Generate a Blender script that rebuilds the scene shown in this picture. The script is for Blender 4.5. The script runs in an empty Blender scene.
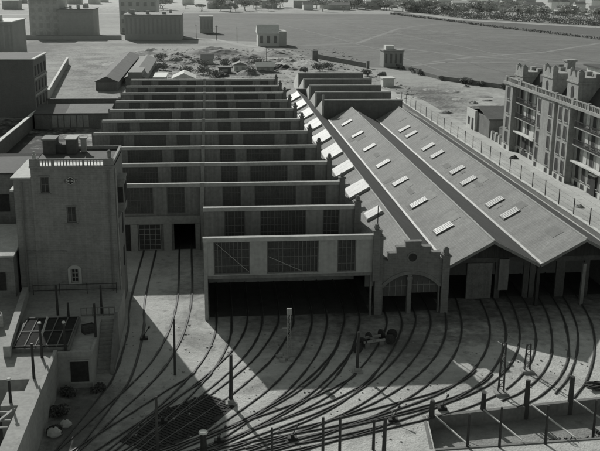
import bpy, math, random
from mathutils import Vector, Matrix, noise
random.seed(7)
S = bpy.context.scene
COL = S.collection
R = math.radians

# ------------------------------------------------------------------ helpers
def tag(o, label=None, cat=None, group=None, kind=None):
    if label: o['label'] = label
    if cat: o['category'] = cat
    if group: o['group'] = group
    if kind: o['kind'] = kind
    return o

def empty(name, loc, label, cat, group=None, rz=0.0):
    o = bpy.data.objects.new(name, None); COL.objects.link(o)
    o.location = loc; o.rotation_euler = (0, 0, rz); o.empty_display_size = .2
    return tag(o, label, cat, group)

class MB:
    def __init__(s): s.v = []; s.f = []
    def poly(s, pts):
        n = len(s.v); s.v += [tuple(p) for p in pts]; s.f.append(tuple(range(n, n+len(pts))))
        return s
    def box(s, x0, y0, z0, x1, y1, z1):
        if x0 > x1: x0, x1 = x1, x0
        if y0 > y1: y0, y1 = y1, y0
        if z0 > z1: z0, z1 = z1, z0
        n = len(s.v)
        s.v += [(x0,y0,z0),(x1,y0,z0),(x1,y1,z0),(x0,y1,z0),(x0,y0,z1),(x1,y0,z1),(x1,y1,z1),(x0,y1,z1)]
        s.f += [tuple(n+i for i in q) for q in ((3,2,1,0),(4,5,6,7),(0,1,5,4),(1,2,6,5),(2,3,7,6),(3,0,4,7))]
        return s
    def prism(s, poly, a, b, axis='z'):
        """extrude a 2-D polygon (ccw) from a to b along axis"""
        def P(p, t):
            if axis == 'z': return (p[0], p[1], t)
            if axis == 'x': return (t, p[0], p[1])
            return (p[0], t, p[1])
        n = len(s.v); k = len(poly)
        s.v += [P(p, a) for p in poly] + [P(p, b) for p in poly]
        s.f.append(tuple(n+i for i in reversed(range(k)))); s.f.append(tuple(n+k+i for i in range(k)))
        for i in range(k):
            j = (i+1) % k
            s.f.append((n+i, n+j, n+k+j, n+k+i))
        return s
    def tube(s, p, q, r0, r1=None, k=8, cap=True):
        r1 = r0 if r1 is None else r1
        p = Vector(p); q = Vector(q); d = (q-p).normalized()
        a = d.orthogonal().normalized(); b = d.cross(a); n = len(s.v)
        for c, r in ((p, r0), (q, r1)):
            for i in range(k):
                t = 2*math.pi*i/k; s.v.append(tuple(c + a*(r*math.cos(t)) + b*(r*math.sin(t))))
        for i in range(k):
            j = (i+1) % k; s.f.append((n+i, n+j, n+k+j, n+k+i))
        if cap:
            s.f.append(tuple(n+i for i in reversed(range(k)))); s.f.append(tuple(n+k+i for i in range(k)))
        return s
    def bar(s, p, q, w, h):
        p = Vector(p); q = Vector(q); d = (q-p).normalized()
        up = Vector((0,0,1)) if abs(d.z) < .95 else Vector((0,1,0))
        a = d.cross(up).normalized()*w/2; b = a.normalized().cross(d)*h/2; n = len(s.v)
        for c in (p, q):
            s.v += [tuple(c-a-b), tuple(c+a-b), tuple(c+a+b), tuple(c-a+b)]
        s.f += [(n,n+1,n+2,n+3)[::-1], (n+4,n+5,n+6,n+7)] + [(n+i, n+(i+1)%4, n+4+(i+1)%4, n+4+i) for i in range(4)]
        return s
    def sweep(s, pts, prof):
        """sweep (offset, z) profile along a ground polyline"""
        n = len(s.v); k = len(prof); m = len(pts)
        for i, p in enumerate(pts):
            a = pts[max(i-1, 0)]; b = pts[min(i+1, m-1)]
            t = Vector((b[0]-a[0], b[1]-a[1])).normalized(); nx, ny = t.y, -t.x
            for o, z in prof: s.v.append((p[0]+nx*o, p[1]+ny*o, z))
        for i in range(m-1):
            for j in range(k):
                l = (j+1) % k
                s.f.append((n+i*k+j, n+(i+1)*k+j, n+(i+1)*k+l, n+i*k+l))
        s.f.append(tuple(n+j for j in range(k))); s.f.append(tuple(n+(m-1)*k+j for j in reversed(range(k))))
        return s
    def build(s, name, m, parent=None, smooth=False):
        me = bpy.data.meshes.new(name); me.from_pydata(s.v, [], s.f); me.update()
        me.materials.append(m)
        if smooth: me.polygons.foreach_set('use_smooth', [True]*len(me.polygons))
        import bmesh
        bm = bmesh.new(); bm.from_mesh(me); bmesh.ops.recalc_face_normals(bm, faces=bm.faces); bm.to_mesh(me); bm.free()
        o = bpy.data.objects.new(name, me); COL.objects.link(o)
        if parent is not None:
            o.parent = parent
            # geometry was given in world coordinates: cancel the parent's offset
            o.matrix_parent_inverse = parent_world(parent).inverted()
        return o

def parent_world(p):
    m = Matrix.LocRotScale(p.location, p.rotation_euler, p.scale)
    if p.parent: m = parent_world(p.parent) @ p.matrix_parent_inverse @ m
    return m

def copy_tree(o, loc=None, rz=None, parent=None, label=None):
    c = o.copy(); COL.objects.link(c)
    if parent is not None: c.parent = parent; c.matrix_parent_inverse = o.matrix_parent_inverse.copy()
    if loc is not None: c.location = loc
    if rz is not None: c.rotation_euler = (0, 0, rz)
    if label: c['label'] = label
    for ch in [x for x in bpy.data.objects if x.parent == o]: copy_tree(ch, parent=c)
    return c

# ------------------------------------------------------------------ materials
MATS = {}
def mat(name, a, var=.25, scale=1.0, fine=6.0, rough=.9, bump=.0, stretch=(1,1,1), spec=.2, streak=0.0):
    """grey material: base albedo a, blotchy variation at two scales, optional vertical streaks and bump"""
    if name in MATS: return MATS[name]
    m = bpy.data.materials.new(name); m.use_nodes = True; nt = m.node_tree; N = nt.nodes; L = nt.links
    bs = N['Principled BSDF']; bs.inputs['Roughness'].default_value = rough
    bs.inputs['Specular IOR Level'].default_value = spec
    tc = N.new('ShaderNodeTexCoord'); mp = N.new('ShaderNodeMapping'); mp.inputs['Scale'].default_value = stretch
    L.new(tc.outputs['Object'], mp.inputs[0])
    n1 = N.new('ShaderNodeTexNoise'); n1.inputs['Scale'].default_value = scale; n1.inputs['Detail'].default_value = 6
    n2 = N.new('ShaderNodeTexNoise'); n2.inputs['Scale'].default_value = scale*fine; n2.inputs['Detail'].default_value = 4
    L.new(mp.outputs[0], n1.inputs['Vector']); L.new(mp.outputs[0], n2.inputs['Vector'])
    ad = N.new('ShaderNodeMath'); ad.operation = 'ADD'; L.new(n1.outputs['Fac'], ad.inputs[0]); L.new(n2.outputs['Fac'], ad.inputs[1])
    last = ad.outputs[0]
    if streak:
        mp2 = N.new('ShaderNodeMapping'); mp2.inputs['Scale'].default_value = (3, 3, .15); L.new(tc.outputs['Object'], mp2.inputs[0])
        n3 = N.new('ShaderNodeTexNoise'); n3.inputs['Scale'].default_value = 1.2; n3.inputs['Detail'].default_value = 3
        L.new(mp2.outputs[0], n3.inputs['Vector'])
        mx = N.new('ShaderNodeMath'); mx.operation = 'MULTIPLY_ADD'; mx.inputs[1].default_value = streak; L.new(n3.outputs['Fac'], mx.inputs[0])
        L.new(last, mx.inputs[2]); sb = N.new('ShaderNodeMath'); sb.operation = 'SUBTRACT'; sb.inputs[1].default_value = streak*.5
        L.new(mx.outputs[0], sb.inputs[0]); last = sb.outputs[0]
    mr = N.new('ShaderNodeMapRange'); mr.inputs['From Min'].default_value = .65; mr.inputs['From Max'].default_value = 1.35
    mr.inputs['To Min'].default_value = a*(1-var); mr.inputs['To Max'].default_value = a*(1+var); L.new(last, mr.inputs['Value'])
    cc = N.new('ShaderNodeCombineColor'); mg = []
    for i, k in enumerate((.985, 1.0, .965)):
        x = N.new('ShaderNodeMath'); x.operation = 'MULTIPLY'; x.inputs[1].default_value = k
        L.new(mr.outputs[0], x.inputs[0]); L.new(x.outputs[0], cc.inputs[i])
    L.new(cc.outputs[0], bs.inputs['Base Color'])
    if bump:
        b = N.new('ShaderNodeBump'); b.inputs['Strength'].default_value = bump; b.inputs['Distance'].default_value = .05
        L.new(n2.outputs['Fac'], b.inputs['Height']); L.new(b.outputs[0], bs.inputs['Normal'])
    MATS[name] = m
    return m

def tile_mat(name, a, row=.24, var=.22):
    """roof covering: courses along the slope, patchy tones"""
    m = mat(name, a, var*1.3, .35, 9, .85, .0, stretch=(.35, 1.3, 1))
    nt = m.node_tree; N = nt.nodes; L = nt.links; bs = N['Principled BSDF']
    src = bs.inputs['Base Color'].links[0].from_socket
    tc = N.new('ShaderNodeTexCoord')
    mp = N.new('ShaderNodeMapping'); mp.inputs['Rotation'].default_value = (0, 0, R(90)); L.new(tc.outputs['Object'], mp.inputs[0])
    br = N.new('ShaderNodeTexBrick'); br.inputs['Scale'].default_value = 1.0
    br.inputs['Brick Width'].default_value = .42; br.inputs['Row Height'].default_value = row
    br.inputs['Mortar Size'].default_value = .03; br.inputs['Bias'].default_value = 0
    br.inputs['Color1'].default_value = (1.08, 1.08, 1.08, 1); br.inputs['Color2'].default_value = (.92, .92, .92, 1); br.inputs['Mortar'].default_value = (.84, .84, .84, 1)
    L.new(mp.outputs[0], br.inputs['Vector'])
    mx = N.new('ShaderNodeMix'); mx.data_type = 'RGBA'; mx.blend_type = 'MULTIPLY'; mx.inputs[0].default_value = 1
    L.new(src, mx.inputs[6]); L.new(br.outputs['Color'], mx.inputs[7]); L.new(mx.outputs[2], bs.inputs['Base Color'])
    return m

def brick_mat(name, a, var=.2, streak=.5):
    m = mat(name, a, var, .5, 7, .92, .15, streak=streak)
    nt = m.node_tree; N = nt.nodes; L = nt.links; bs = N['Principled BSDF']
    src = bs.inputs['Base Color'].links[0].from_socket
    tc = N.new('ShaderNodeTexCoord'); sp = N.new('ShaderNodeSeparateXYZ'); L.new(tc.outputs['Object'], sp.inputs[0])
    ad = N.new('ShaderNodeMath'); ad.operation = 'ADD'; L.new(sp.outputs[0], ad.inputs[0]); L.new(sp.outputs[1], ad.inputs[1])
    cb = N.new('ShaderNodeCombineXYZ'); L.new(ad.outputs[0], cb.inputs[0]); L.new(sp.outputs[2], cb.inputs[1])
    br = N.new('ShaderNodeTexBrick'); br.inputs['Scale'].default_value = 1; br.inputs['Brick Width'].default_value = .5; br.inputs['Row Height'].default_value = .17
    br.inputs['Mortar Size'].default_value = .018
    br.inputs['Color1'].default_value = (1.03,)*3+(1,); br.inputs['Color2'].default_value = (.92,)*3+(1,); br.inputs['Mortar'].default_value = (1.14,)*3+(1,)
    L.new(cb.outputs[0], br.inputs['Vector'])
    mx = N.new('ShaderNodeMix'); mx.data_type = 'RGBA'; mx.blend_type = 'MULTIPLY'; mx.inputs[0].default_value = 1
    L.new(src, mx.inputs[6]); L.new(br.outputs['Color'], mx.inputs[7]); L.new(mx.outputs[2], bs.inputs['Base Color'])
    return m

def ground_mat(name, a, masks, var=.3):
    """earth: three octaves of blotches plus soft-edged areas of another tone: (cx, cy, rx, ry, rot, albedo, softness)"""
    m = bpy.data.materials.new(name); m.use_nodes = True; nt = m.node_tree; N = nt.nodes; L = nt.links
    bs = N['Principled BSDF']; bs.inputs['Roughness'].default_value = .95; bs.inputs['Specular IOR Level'].default_value = .1
    tc = N.new('ShaderNodeTexCoord'); pos = tc.outputs['Object']
    def nz(sc, det=6, r=.6, vec=pos):
        n = N.new('ShaderNodeTexNoise'); n.inputs['Scale'].default_value = sc; n.inputs['Detail'].default_value = det; n.inputs['Roughness'].default_value = r
        L.new(vec, n.inputs['Vector']); return n.outputs['Fac']
    def math_(op, x, y=None, z=None):
        k = N.new('ShaderNodeMath'); k.operation = op
        for i, q in enumerate((x, y, z)):
            if q is None: continue
            if isinstance(q, (int, float)): k.inputs[i].default_value = q
            else: L.new(q, k.inputs[i])
        return k.outputs[0]
    big, mid, fine, grit = nz(.03), nz(.22), nz(1.3), nz(6, 3)
    v = math_('ADD', math_('ADD', math_('MULTIPLY', big, .8), math_('MULTIPLY', mid, 1.0)), math_('ADD', math_('MULTIPLY', fine, .9), math_('MULTIPLY', grit, .5)))
    mr = N.new('ShaderNodeMapRange'); mr.inputs['From Min'].default_value = 1.2; mr.inputs['From Max'].default_value = 2.0
    mr.inputs['To Min'].default_value = 1-var; mr.inputs['To Max'].default_value = 1+var; L.new(v, mr.inputs['Value'])
    base = None
    val = N.new('ShaderNodeValue'); val.outputs[0].default_value = a; base = val.outputs[0]
    for (cx, cy, rx, ry, rot, al, soft) in masks:
        mp = N.new('ShaderNodeMapping'); mp.vector_type = 'TEXTURE'
        mp.inputs['Location'].default_value = (cx, cy, 0); mp.inputs['Rotation'].default_value = (0, 0, R(rot)); mp.inputs['Scale'].default_value = (rx, ry, 1e6)
        L.new(pos, mp.inputs[0])
        ln = N.new('ShaderNodeVectorMath'); ln.operation = 'LENGTH'; L.new(mp.outputs[0], ln.inputs[0])
        dd = math_('ADD', ln.outputs['Value'], math_('ADD', math_('MULTIPLY_ADD', mid, 1.1, -.55), math_('MULTIPLY_ADD', fine, .7, -.35)))
        q = N.new('ShaderNodeMapRange'); q.inputs['From Min'].default_value = 1-soft; q.inputs['From Max'].default_value = 1+soft*.3
        q.inputs['To Min'].default_value = 1; q.inputs['To Max'].default_value = 0; L.new(dd, q.inputs['Value'])
        if isinstance(al, tuple):                          # broken ground: dark and pale patches side by side
            th = N.new('ShaderNodeMapRange'); th.inputs['From Min'].default_value = .46; th.inputs['From Max'].default_value = .54
            th.inputs['To Min'].default_value = al[0]; th.inputs['To Max'].default_value = al[1]
            L.new(math_('ADD', math_('MULTIPLY', nz(.09, 5, .65), .6), math_('MULTIPLY', fine, .4)), th.inputs['Value']); al = th.outputs[0]
        base = math_('ADD', math_('MULTIPLY', base, math_('SUBTRACT', 1.0, q.outputs[0])), math_('MULTIPLY', q.outputs[0], al))
    # scattered dark oil spots and small stones
    vo = N.new('ShaderNodeTexVoronoi'); vo.inputs['Scale'].default_value = .55; L.new(pos, vo.inputs['Vector'])
    sp = N.new('ShaderNodeMapRange'); sp.inputs['From Min'].default_value = .06; sp.inputs['From Max'].default_value = .2; sp.inputs['To Min'].default_value = .72; sp.inputs['To Max'].default_value = 1
    L.new(math_('ADD', vo.outputs['Distance'], math_('MULTIPLY_ADD', grit, .3, -.15)), sp.inputs['Value'])
    out = math_('MULTIPLY', math_('MULTIPLY', base, mr.outputs[0]), sp.outputs[0])
    cc = N.new('ShaderNodeCombineColor')
    for i, k in enumerate((.985, 1.0, .965)): L.new(math_('MULTIPLY', out, k), cc.inputs[i])
    L.new(cc.outputs[0], bs.inputs['Base Color'])
    b = N.new('ShaderNodeBump'); b.inputs['Strength'].default_value = .5; b.inputs['Distance'].default_value = .12
    L.new(math_('ADD', fine, grit), b.inputs['Height']); L.new(b.outputs[0], bs.inputs['Normal'])
    return m

M_wall   = brick_mat('shed_brick', .19)
M_house  = brick_mat('house_brick', .225, .2, .7)
M_panel  = mat('rendered_panel', .36, .18, .5, 6, streak=.6)
M_cop    = mat('concrete_coping', .42, .2, .6, 5)
M_dark   = mat('dark_interior', .085, .2)  # dark floor tone that carries the shade inside the sheds
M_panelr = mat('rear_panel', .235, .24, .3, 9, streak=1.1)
M_glassr = mat('rear_glass_hazed', .11, .3, .8, 5, .8)  # glass lightened for the rear rows: haze put into the colour
M_glassf = mat('far_glass_hazed', .15, .2, .8, 5, .9)  # paler again, painting in more haze for the furthest rows
M_glass  = mat('dirty_glass', .07, .35, .8, 5, .7)
M_bar    = mat('glazing_bar', .17, .2)
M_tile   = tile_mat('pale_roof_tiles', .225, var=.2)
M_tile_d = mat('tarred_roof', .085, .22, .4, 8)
M_saw    = mat('sawtooth_roofing', .22, .2, .4, 8)
M_zinc   = mat('zinc_flashing', .38, .25, .5, 5, .6)
M_white  = mat('whitewash', .62, .18, .7, 5)
M_skyw   = mat('whitewashed_glass', .36, .3, .6, 5, .6)
M_skyl   = mat('skylight_glass', .33, .25, .6, 5, .5)
M_iron   = mat('dark_iron', .045, .3, 2, 4, .6)
M_rail   = mat('rusty_rail', .06, .25, 1, 5, .55)
M_groove = mat('flangeway_dirt', .15, .35, .5, 8)
M_wood   = mat('weathered_timber', .07, .3, 1.5, 5, stretch=(3,3,.4))
M_woodl  = mat('bleached_timber', .5, .2, 1.5, 5)
M_conc   = mat('old_concrete', .34, .22, .5, 7, bump=.2, streak=.4)
M_concd  = mat('stained_concrete', .2, .25, .5, 7, bump=.2, streak=.6)
M_stucco = mat('apartment_stucco', .35, .24, .4, 7, streak=.9)
M_slate  = mat('slate_mansard', .085, .2, .6, 8)
M_win    = mat('window_dark', .04, .3, 1, 4, .7)
M_far    = mat('hazy_wall', .52, .18, .2, 6)  # distance haze put into a paler wall colour
M_farL   = mat('hazy_pale_wall', .72, .1, .2, 6)  # palest wall tone, also lifted to imitate haze
M_farR   = mat('hazy_roof', .28, .1, .2, 6)  # roof tone with haze painted in
M_farD   = mat('hazy_window', .45, .08, .2, 6)  # window tone raised close to the wall's, as haze would do
M_leaf   = mat('hazy_leaves', .5, .2, .5, 6)  # leaf colour lifted well above real foliage to carry the haze
M_leafd  = mat('dull_leaves', .085, .35, .8, 6)
M_trunk  = mat('bark', .11, .3, 2, 5)
M_soot   = mat('sooty_iron', .06, .3, 2, 4)
M_rubble = mat('rubble', .3, .35, .7, 6, bump=.4)

# ------------------------------------------------------------------ world, sun, camera
SUN_AZ, SUN_EL = -18.5, 26.6          # azimuth from +Y towards +X
w = bpy.data.worlds.new('World'); S.world = w; w.use_nodes = True
nt = w.node_tree; bg = nt.nodes['Background']; sk = nt.nodes.new('ShaderNodeTexSky'); sk.sky_type = 'NISHITA'; sk.sun_disc = False
sk.sun_elevation = R(SUN_EL); sk.sun_rotation = R(SUN_AZ); sk.dust_density = 2.5; sk.altitude = 600
bw = nt.nodes.new('ShaderNodeRGBToBW'); nt.links.new(sk.outputs[0], bw.inputs[0]); tint = nt.nodes.new('ShaderNodeMix'); tint.data_type = 'RGBA'; tint.blend_type = 'MULTIPLY'; tint.inputs[0].default_value = 1   # the toned print: cool green-grey shade
nt.links.new(bw.outputs[0], tint.inputs[6]); tint.inputs[7].default_value = (.94, 1, .955, 1); nt.links.new(tint.outputs[2], bg.inputs['Color'])
bg.inputs['Strength'].default_value = .09
sd = bpy.data.lights.new('sun', 'SUN'); sd.energy = 4.1; sd.angle = R(.53); sd.color = (1, .99, .96)
so = bpy.data.objects.new('sun', sd); COL.objects.link(so); so.location = (-60, 150, 90)
ce, se = math.cos(R(SUN_EL)), math.sin(R(SUN_EL))
so.rotation_euler = Vector((-math.sin(R(SUN_AZ))*ce, -math.cos(R(SUN_AZ))*ce, -se)).to_track_quat('-Z', 'Y').to_euler()

cd = bpy.data.cameras.new('camera'); cam = bpy.data.objects.new('camera', cd); COL.objects.link(cam); S.camera = cam
p_, y_, r_ = R(15.68), R(5.80), R(.48)
fw = Vector((math.sin(y_)*math.cos(p_), math.cos(y_)*math.cos(p_), -math.sin(p_))); ri = Vector((math.cos(y_), -math.sin(y_), 0)); up = ri.cross(fw)
r2 = ri*math.cos(r_) + up*math.sin(r_); u2 = up*math.cos(r_) - ri*math.sin(r_)
cam.matrix_world = Matrix(((r2.x, u2.x, -fw.x, 0), (r2.y, u2.y, -fw.y, 0), (r2.z, u2.z, -fw.z, 32), (0, 0, 0, 1)))
cd.lens = 54; cd.sensor_width = 36; cd.clip_start = .5; cd.clip_end = 6000
S.view_settings.view_transform = 'Standard'; S.view_settings.look = 'None'; S.view_settings.exposure = 0

# ------------------------------------------------------------------ ground
PIT = [(15.8, 59.7), (40, 62.85), (40, 56.4), (15.2, 55.2)]       # sunken yard at lower right
G_mat = ground_mat('yard_earth', .49, [
    (0, 560, 700, 330, 0, .34, .3), (0, 320, 200, 150, 0, .34, .4),
    (-5.5, 60, 6, 7, 30, .24, .8), (-10, 62, 3, 9, 0, .16, .7), (4, 62, 9, 1.4, 38, .38, .8),  # first two entries keep some of the house's shadow painted in
    (14, 90, 17, 17, 0, .15, .6), (33, 88, 18, 14, 0, .13, .65), (10, 58.5, 9, 2.0, 12, .36, .8), (20, 66, 5, 2.5, -15, .36, .9), (17, 73, 5, 4, 0, .2, .8), (-2, 76, 2, 3, 20, .33, .8), (3.5, 66, 2.4, 1.2, 40, .3, .8), (27, 66, 3, 1.5, -30, .32, .8),  # first two entries deepen the sheds' shade in the earth colour
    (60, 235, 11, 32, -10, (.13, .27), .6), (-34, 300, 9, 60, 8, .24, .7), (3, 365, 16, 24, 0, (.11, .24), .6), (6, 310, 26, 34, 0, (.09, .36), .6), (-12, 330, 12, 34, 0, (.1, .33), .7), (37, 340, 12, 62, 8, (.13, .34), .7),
    (36, 285, 14, 26, 0, (.14, .36), .6), (-42, 330, 16, 90, 6, (.17, .34), .8), (-30, 420, 60, 12, 3, .26, .6), (-75, 400, 20, 60, 0, .18, .7), (-44, 150, 26, 60, 0, .06, .35), (-62, 120, 40, 90, 0, .07, .4)], .26)  # last two entries paint the courtyard's cast shade into the earth
g = MB(); o4 = [(-1800, 2600), (1800, 2600), (1800, -400), (-1800, -400)]
for i in range(4):
    j = (i+1) % 4; g.poly([(*o4[i], 0), (*o4[j], 0), (*PIT[j], 0), (*PIT[i], 0)])
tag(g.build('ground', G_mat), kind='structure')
pf = MB().poly([(*p, -1.05) for p in PIT]); tag(pf.build('sunken_yard_floor', ground_mat('sunken_earth', .3, [(19, 56, 3, 1, 0, .2, .7)])), kind='structure')
field = MB().poly([(x, y, .006) for x, y in ((27, 440), (40.5, 354), (55, 318), (66, 315), (72.5, 279), (87, 253), (100, 205), (330, 330), (203, 452), (181, 560), (150, 748), (-30, 745), (-20, 455))])
tag(field.build('field', ground_mat('field_grass', .19, [(110, 420, 60, 40, 20, .172, .8), (70, 620, 80, 70, 0, .21, .9), (60, 480, 60, 20, 0, .178, .9), (120, 500, 90, 60, 30, (.165, .215), .9)], .27)), kind='structure')
hs = MB().poly([(x, y, .006) for x, y in ((150.3, 749), (181.3, 561), (203.3, 453), (330, 330.5), (420, 330), (300, 470), (245, 566), (184, 650), (164, 800))])
tag(hs.build('dark_meadow', ground_mat('meadow_dark', .15, [(200, 600, 14, 60, -20, .135, .8)], .14)), kind='structure')
def path(name, pts, wd, a, z):
    mb = MB()
    for i in range(len(pts)-1):
        p, q = Vector(pts[i]), Vector(pts[i+1]); t = (q-p).normalized(); n = Vector((t.y, -t.x))*wd/2
        mb.poly([(*(p-n), z), (*(p+n), z), (*(q+n), z), (*(q-n), z)])
    return tag(mb.build(name, mat('path_earth_%d' % int(a*100), a, .15, .1, 8)), kind='structure')
path('footpath', [(85, 340), (106, 358), (144, 381), (191, 433), (260, 470)], 2.4, .24, .012)
path('footpath', [(42, 420), (70, 430), (117, 554), (150, 600)], 2.6, .22, .016)
path('footpath', [(40, 420), (85, 403), (106, 358), (150, 330)], 2.4, .225, .02)
path('footpath', [(72, 322), (89, 337), (140, 330)], 2.2, .24, .024)
path('footpath', [(117, 554), (143, 491), (230, 480)], 2.4, .22, .028)
for k, (x, y) in enumerate(((60, 360), (66, 395), (75, 440), (84, 480), (95, 520), (108, 565), (122, 610))):
    path('plot_line', [(x-14-k*9, y+4), (x+45+k*5, y-26-k*2), (x+105+k*4, y-70-k*4)], 1.1+.12*k, (.165, .225)[k % 2], .03+.0015*k)
for k, (x, y) in enumerate(((80, 300), (100, 300), (124, 300), (150, 310))):
    path('plot_line', [(x, y), (x-6, y+90), (x-20, y+200), (x-40, y+330)], 1.0+.1*k, (.225, .16)[k % 2], .042+.0015*k)
path('far_road', [(430, 430), (246, 568), (184, 652), (165, 800), (120, 950)], 7, .36, .012)
path('far_road', [(-260, 690), (-20, 747), (70, 770)], 12, .34, .016)
path('dirt_road', [(30, 262), (27, 300), (24.5, 350), (22, 405), (2, 455), (-30, 480)], 5.5, .33, .012)
st = MB().poly([(x, y, .006) for x, y in ((49.2, 20), (49.6, 232), (40, 252), (48, 262), (56, 236), (57, 20))])
tag(st.build('street', ground_mat('street_dust', .5, [(53, 140, 1.2, 60, 0, .42, .9), (51, 118, 2, 30, 0, .4, .9), (52, 215, 8, 30, 0, .4, .8)], .2)), kind='structure')
kb = MB().box(55.2, 40, 0, 56.9, 166, .12); tag(kb.build('pavement', mat('pavement_stone', .5, .15, .4, 8)), kind='structure')

# ------------------------------------------------------------------ railway tracks
def crom(pts, n=8):
    out = []; P = [Vector(p) for p in pts]; P = [P[0]*2-P[1]] + P + [P[-1]*2-P[-2]]
    for i in range(1, len(P)-2):
        a, b, c, d = P[i-1:i+3]
        for k in range(n):
            t = k/n
            out.append(.5*((2*b) + (c-a)*t + (2*a-5*b+4*c-d)*t*t + (3*b-a-3*c+d)*t**3))
    out.append(P[-2]); return [tuple(p) for p in out]
TR = [
 ('far left track curving from the glazed gate of the rear shed wall past the stairs', [(-7.3,112),(-7.4,103.9),(-7.6,86.8),(-7.2,78.6),(-7.5,69.1),(-8.5,64.2),(-10.1,57.9),(-12,51)]),
 ('track from the open dark gateway beside the red house shadow, running in the sunlit strip', [(-3.2,112),(-3.2,103),(-2.9,87.9),(-3.4,78.5),(-4.6,71.5),(-6.1,66.8),(-7.8,62.8),(-9.6,58.3),(-12,53)]),
 ('leftmost of the five tracks leaving the open mouth of the big shed', [(1.1,110),(1.05,90),(1.0,82),(.8,77),(-.1,72),(-1.4,68),(-2.9,64.4),(-4.9,60.3),(-6.4,57.3),(-10,51)]),
 ('second track from left leaving the open mouth of the big shed', [(4.1,110),(4.1,90),(4.0,82),(3.5,77.5),(2.3,73.2),(.2,68.6),(-1.9,64.8),(-4.2,60.6),(-5.7,57.6),(-9,51.5)]),
 ('middle of the five tracks leaving the open mouth of the big shed', [(7.2,110),(7.2,90),(7.0,81.5),(6.3,77.4),(4.3,71.6),(2.4,68),(.6,65),(-1.5,62),(-3.7,59.1),(-5.5,56.7),(-9,52)]),
 ('fourth track from left leaving the open mouth of the big shed', [(10.4,110),(10.4,90),(10.2,81.3),(9.5,76.8),(8.2,72.2),(6.5,68.1),(4.9,65.1),(3.0,62.3),(.9,59.5),(-.9,57.5),(-5,53.5)]),
 ('rightmost of the five tracks leaving the open mouth of the big shed', [(13.6,110),(13.6,90),(13.4,81.5),(12.6,77.2),(11.2,72.3),(9.3,67.7),(7.4,64.8),(5.3,62.4),(3.3,60.4),(1.6,58.8),(-.8,56.9),(-5,53.8)]),
 ('track leaving the left opening under the brick arch', [(17.5,100),(17.6,88),(17.3,80),(16.2,75.7),(14.1,70.8),(11.6,66.4),(9.2,63.2),(6.5,60.7),(3.2,58.5),(.3,56.7),(-4,54.2)]),
 ('track leaving the right opening under the brick arch', [(20.8,100),(20.7,88),(20.2,80.2),(18.8,75.5),(16.6,70.8),(13.8,66.4),(10.9,63.0),(8.1,60.6),(5.0,58.5),(1.8,56.5),(-3,53.5)]),
 ('first curved track right of the brick arch, from the pale tiled sheds', [(24.6,100),(24.3,88),(23.2,80.2),(21.6,74.4),(19.2,69.4),(16.3,65.4),(13.1,62.2),(9.9,59.9),(6.6,57.9),(3.2,56.2),(-2,53.6)]),
 ('curved track under the ridge of the left pale tiled shed', [(29,100),(28.6,92),(27.9,84.7),(27.0,78.6),(25.7,74),(23.6,69.5),(20.9,65.6),(17.6,62.7),(14.2,60.6),(10.5,58.6),(6.6,56.8),(0,53.8)]),
 ('curved track from beside the valley post between the two pale tiled sheds', [(31.7,100),(31.5,92),(30.9,84.4),(29.9,78.8),(28.4,73.6),(26,68.6),(22.9,64.6),(19.4,61.95),(16.2,60.45),(12.4,59.0),(7.6,57.3),(2.2,55.6)]),
 ('curved track under the ridge of the right pale tiled shed', [(34.9,100),(34.7,92),(34,84.2),(32.7,77.6),(30.2,70.4),(27.6,65.9),(24.9,62.9),(22.6,61.3)]),
 ('connecting turnout track cutting across below the right-hand curves, above the sunken yard', [(20.9,65.6),(19.3,64.0),(17,62.2),(12.5,59.7),(8,58.0),(3.2,56.7),(-2,55.0)]),
 ('turnout track branching off the rightmost big-shed track beside the slim footed pole', [(11.9,74.4),(11.2,72.3),(9.0,68),(6.6,64.4),(3.9,61.3),(.9,58.6),(-3,55.8)]),
 ('turnout track branching off the left arch track toward the bottom left', [(12.6,68.0),(11.6,66.4),(8.6,63.6),(5,61.2),(1,58.7),(-3.5,55.9)]),
 ('turnout track joining the two leftmost shed tracks through the oily sleeper patch', [(-.9,69.2),(-1.4,68),(-3.4,65.2),(-6,61.4),(-8.5,57.8),(-11,54)]),
 ('turnout track from under the left ridge curve down to the switch lever', [(22.4,67.2),(20.9,65.4),(17.8,63.2),(13.6,61.3),(9.2,59.4),(4.6,57.6)]),
 ('outermost curved track at the right end of the yard', [(38.2,100),(37.6,92),(36.5,83.4),(35,76.7),(32.8,71),(29.9,65.6),(27.4,62.3)])]
for i, (lab, pts) in enumerate(TR):
    c = crom(pts, 7)
    t = empty('railway_track', (pts[2][0], pts[2][1], 0), lab, 'track', 'curved rail tracks in the depot yard')
    zt = .07 + i*.0013; zg = .0065 + i*.0006
    for s in (-.72, .72):
        line = []
        for k, p in enumerate(c):
            a = Vector(c[max(k-1,0)]); b = Vector(c[min(k+1,len(c)-1)]); d = (b-a).normalized()
            line.append((p[0]+d.y*s, p[1]-d.x*s))
        MB().sweep(line, [(-.055, -.02), (.055, -.02), (.045, zt), (-.045, zt)]).build('rail', M_rail, t)
        gm = MB(); L_ = []; R_ = []
        for k, p in enumerate(line):
            a = Vector(line[max(k-1,0)]); b = Vector(line[min(k+1,len(line)-1)]); d = (b-a).normalized()
            wv = .12 + .1*noise.noise((p[0]*.8, p[1]*.8, i))
            L_.append((p[0]-d.y*wv, p[1]+d.x*wv, zg+(.0003 if s > 0 else 0))); R_.append((p[0]+d.y*wv, p[1]-d.x*wv, zg+(.0003 if s > 0 else 0)))
        for k in range(len(line)-1): gm.poly([L_[k], R_[k], R_[k+1], L_[k+1]])
        gm.build('flangeway', M_groove, t)

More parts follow.
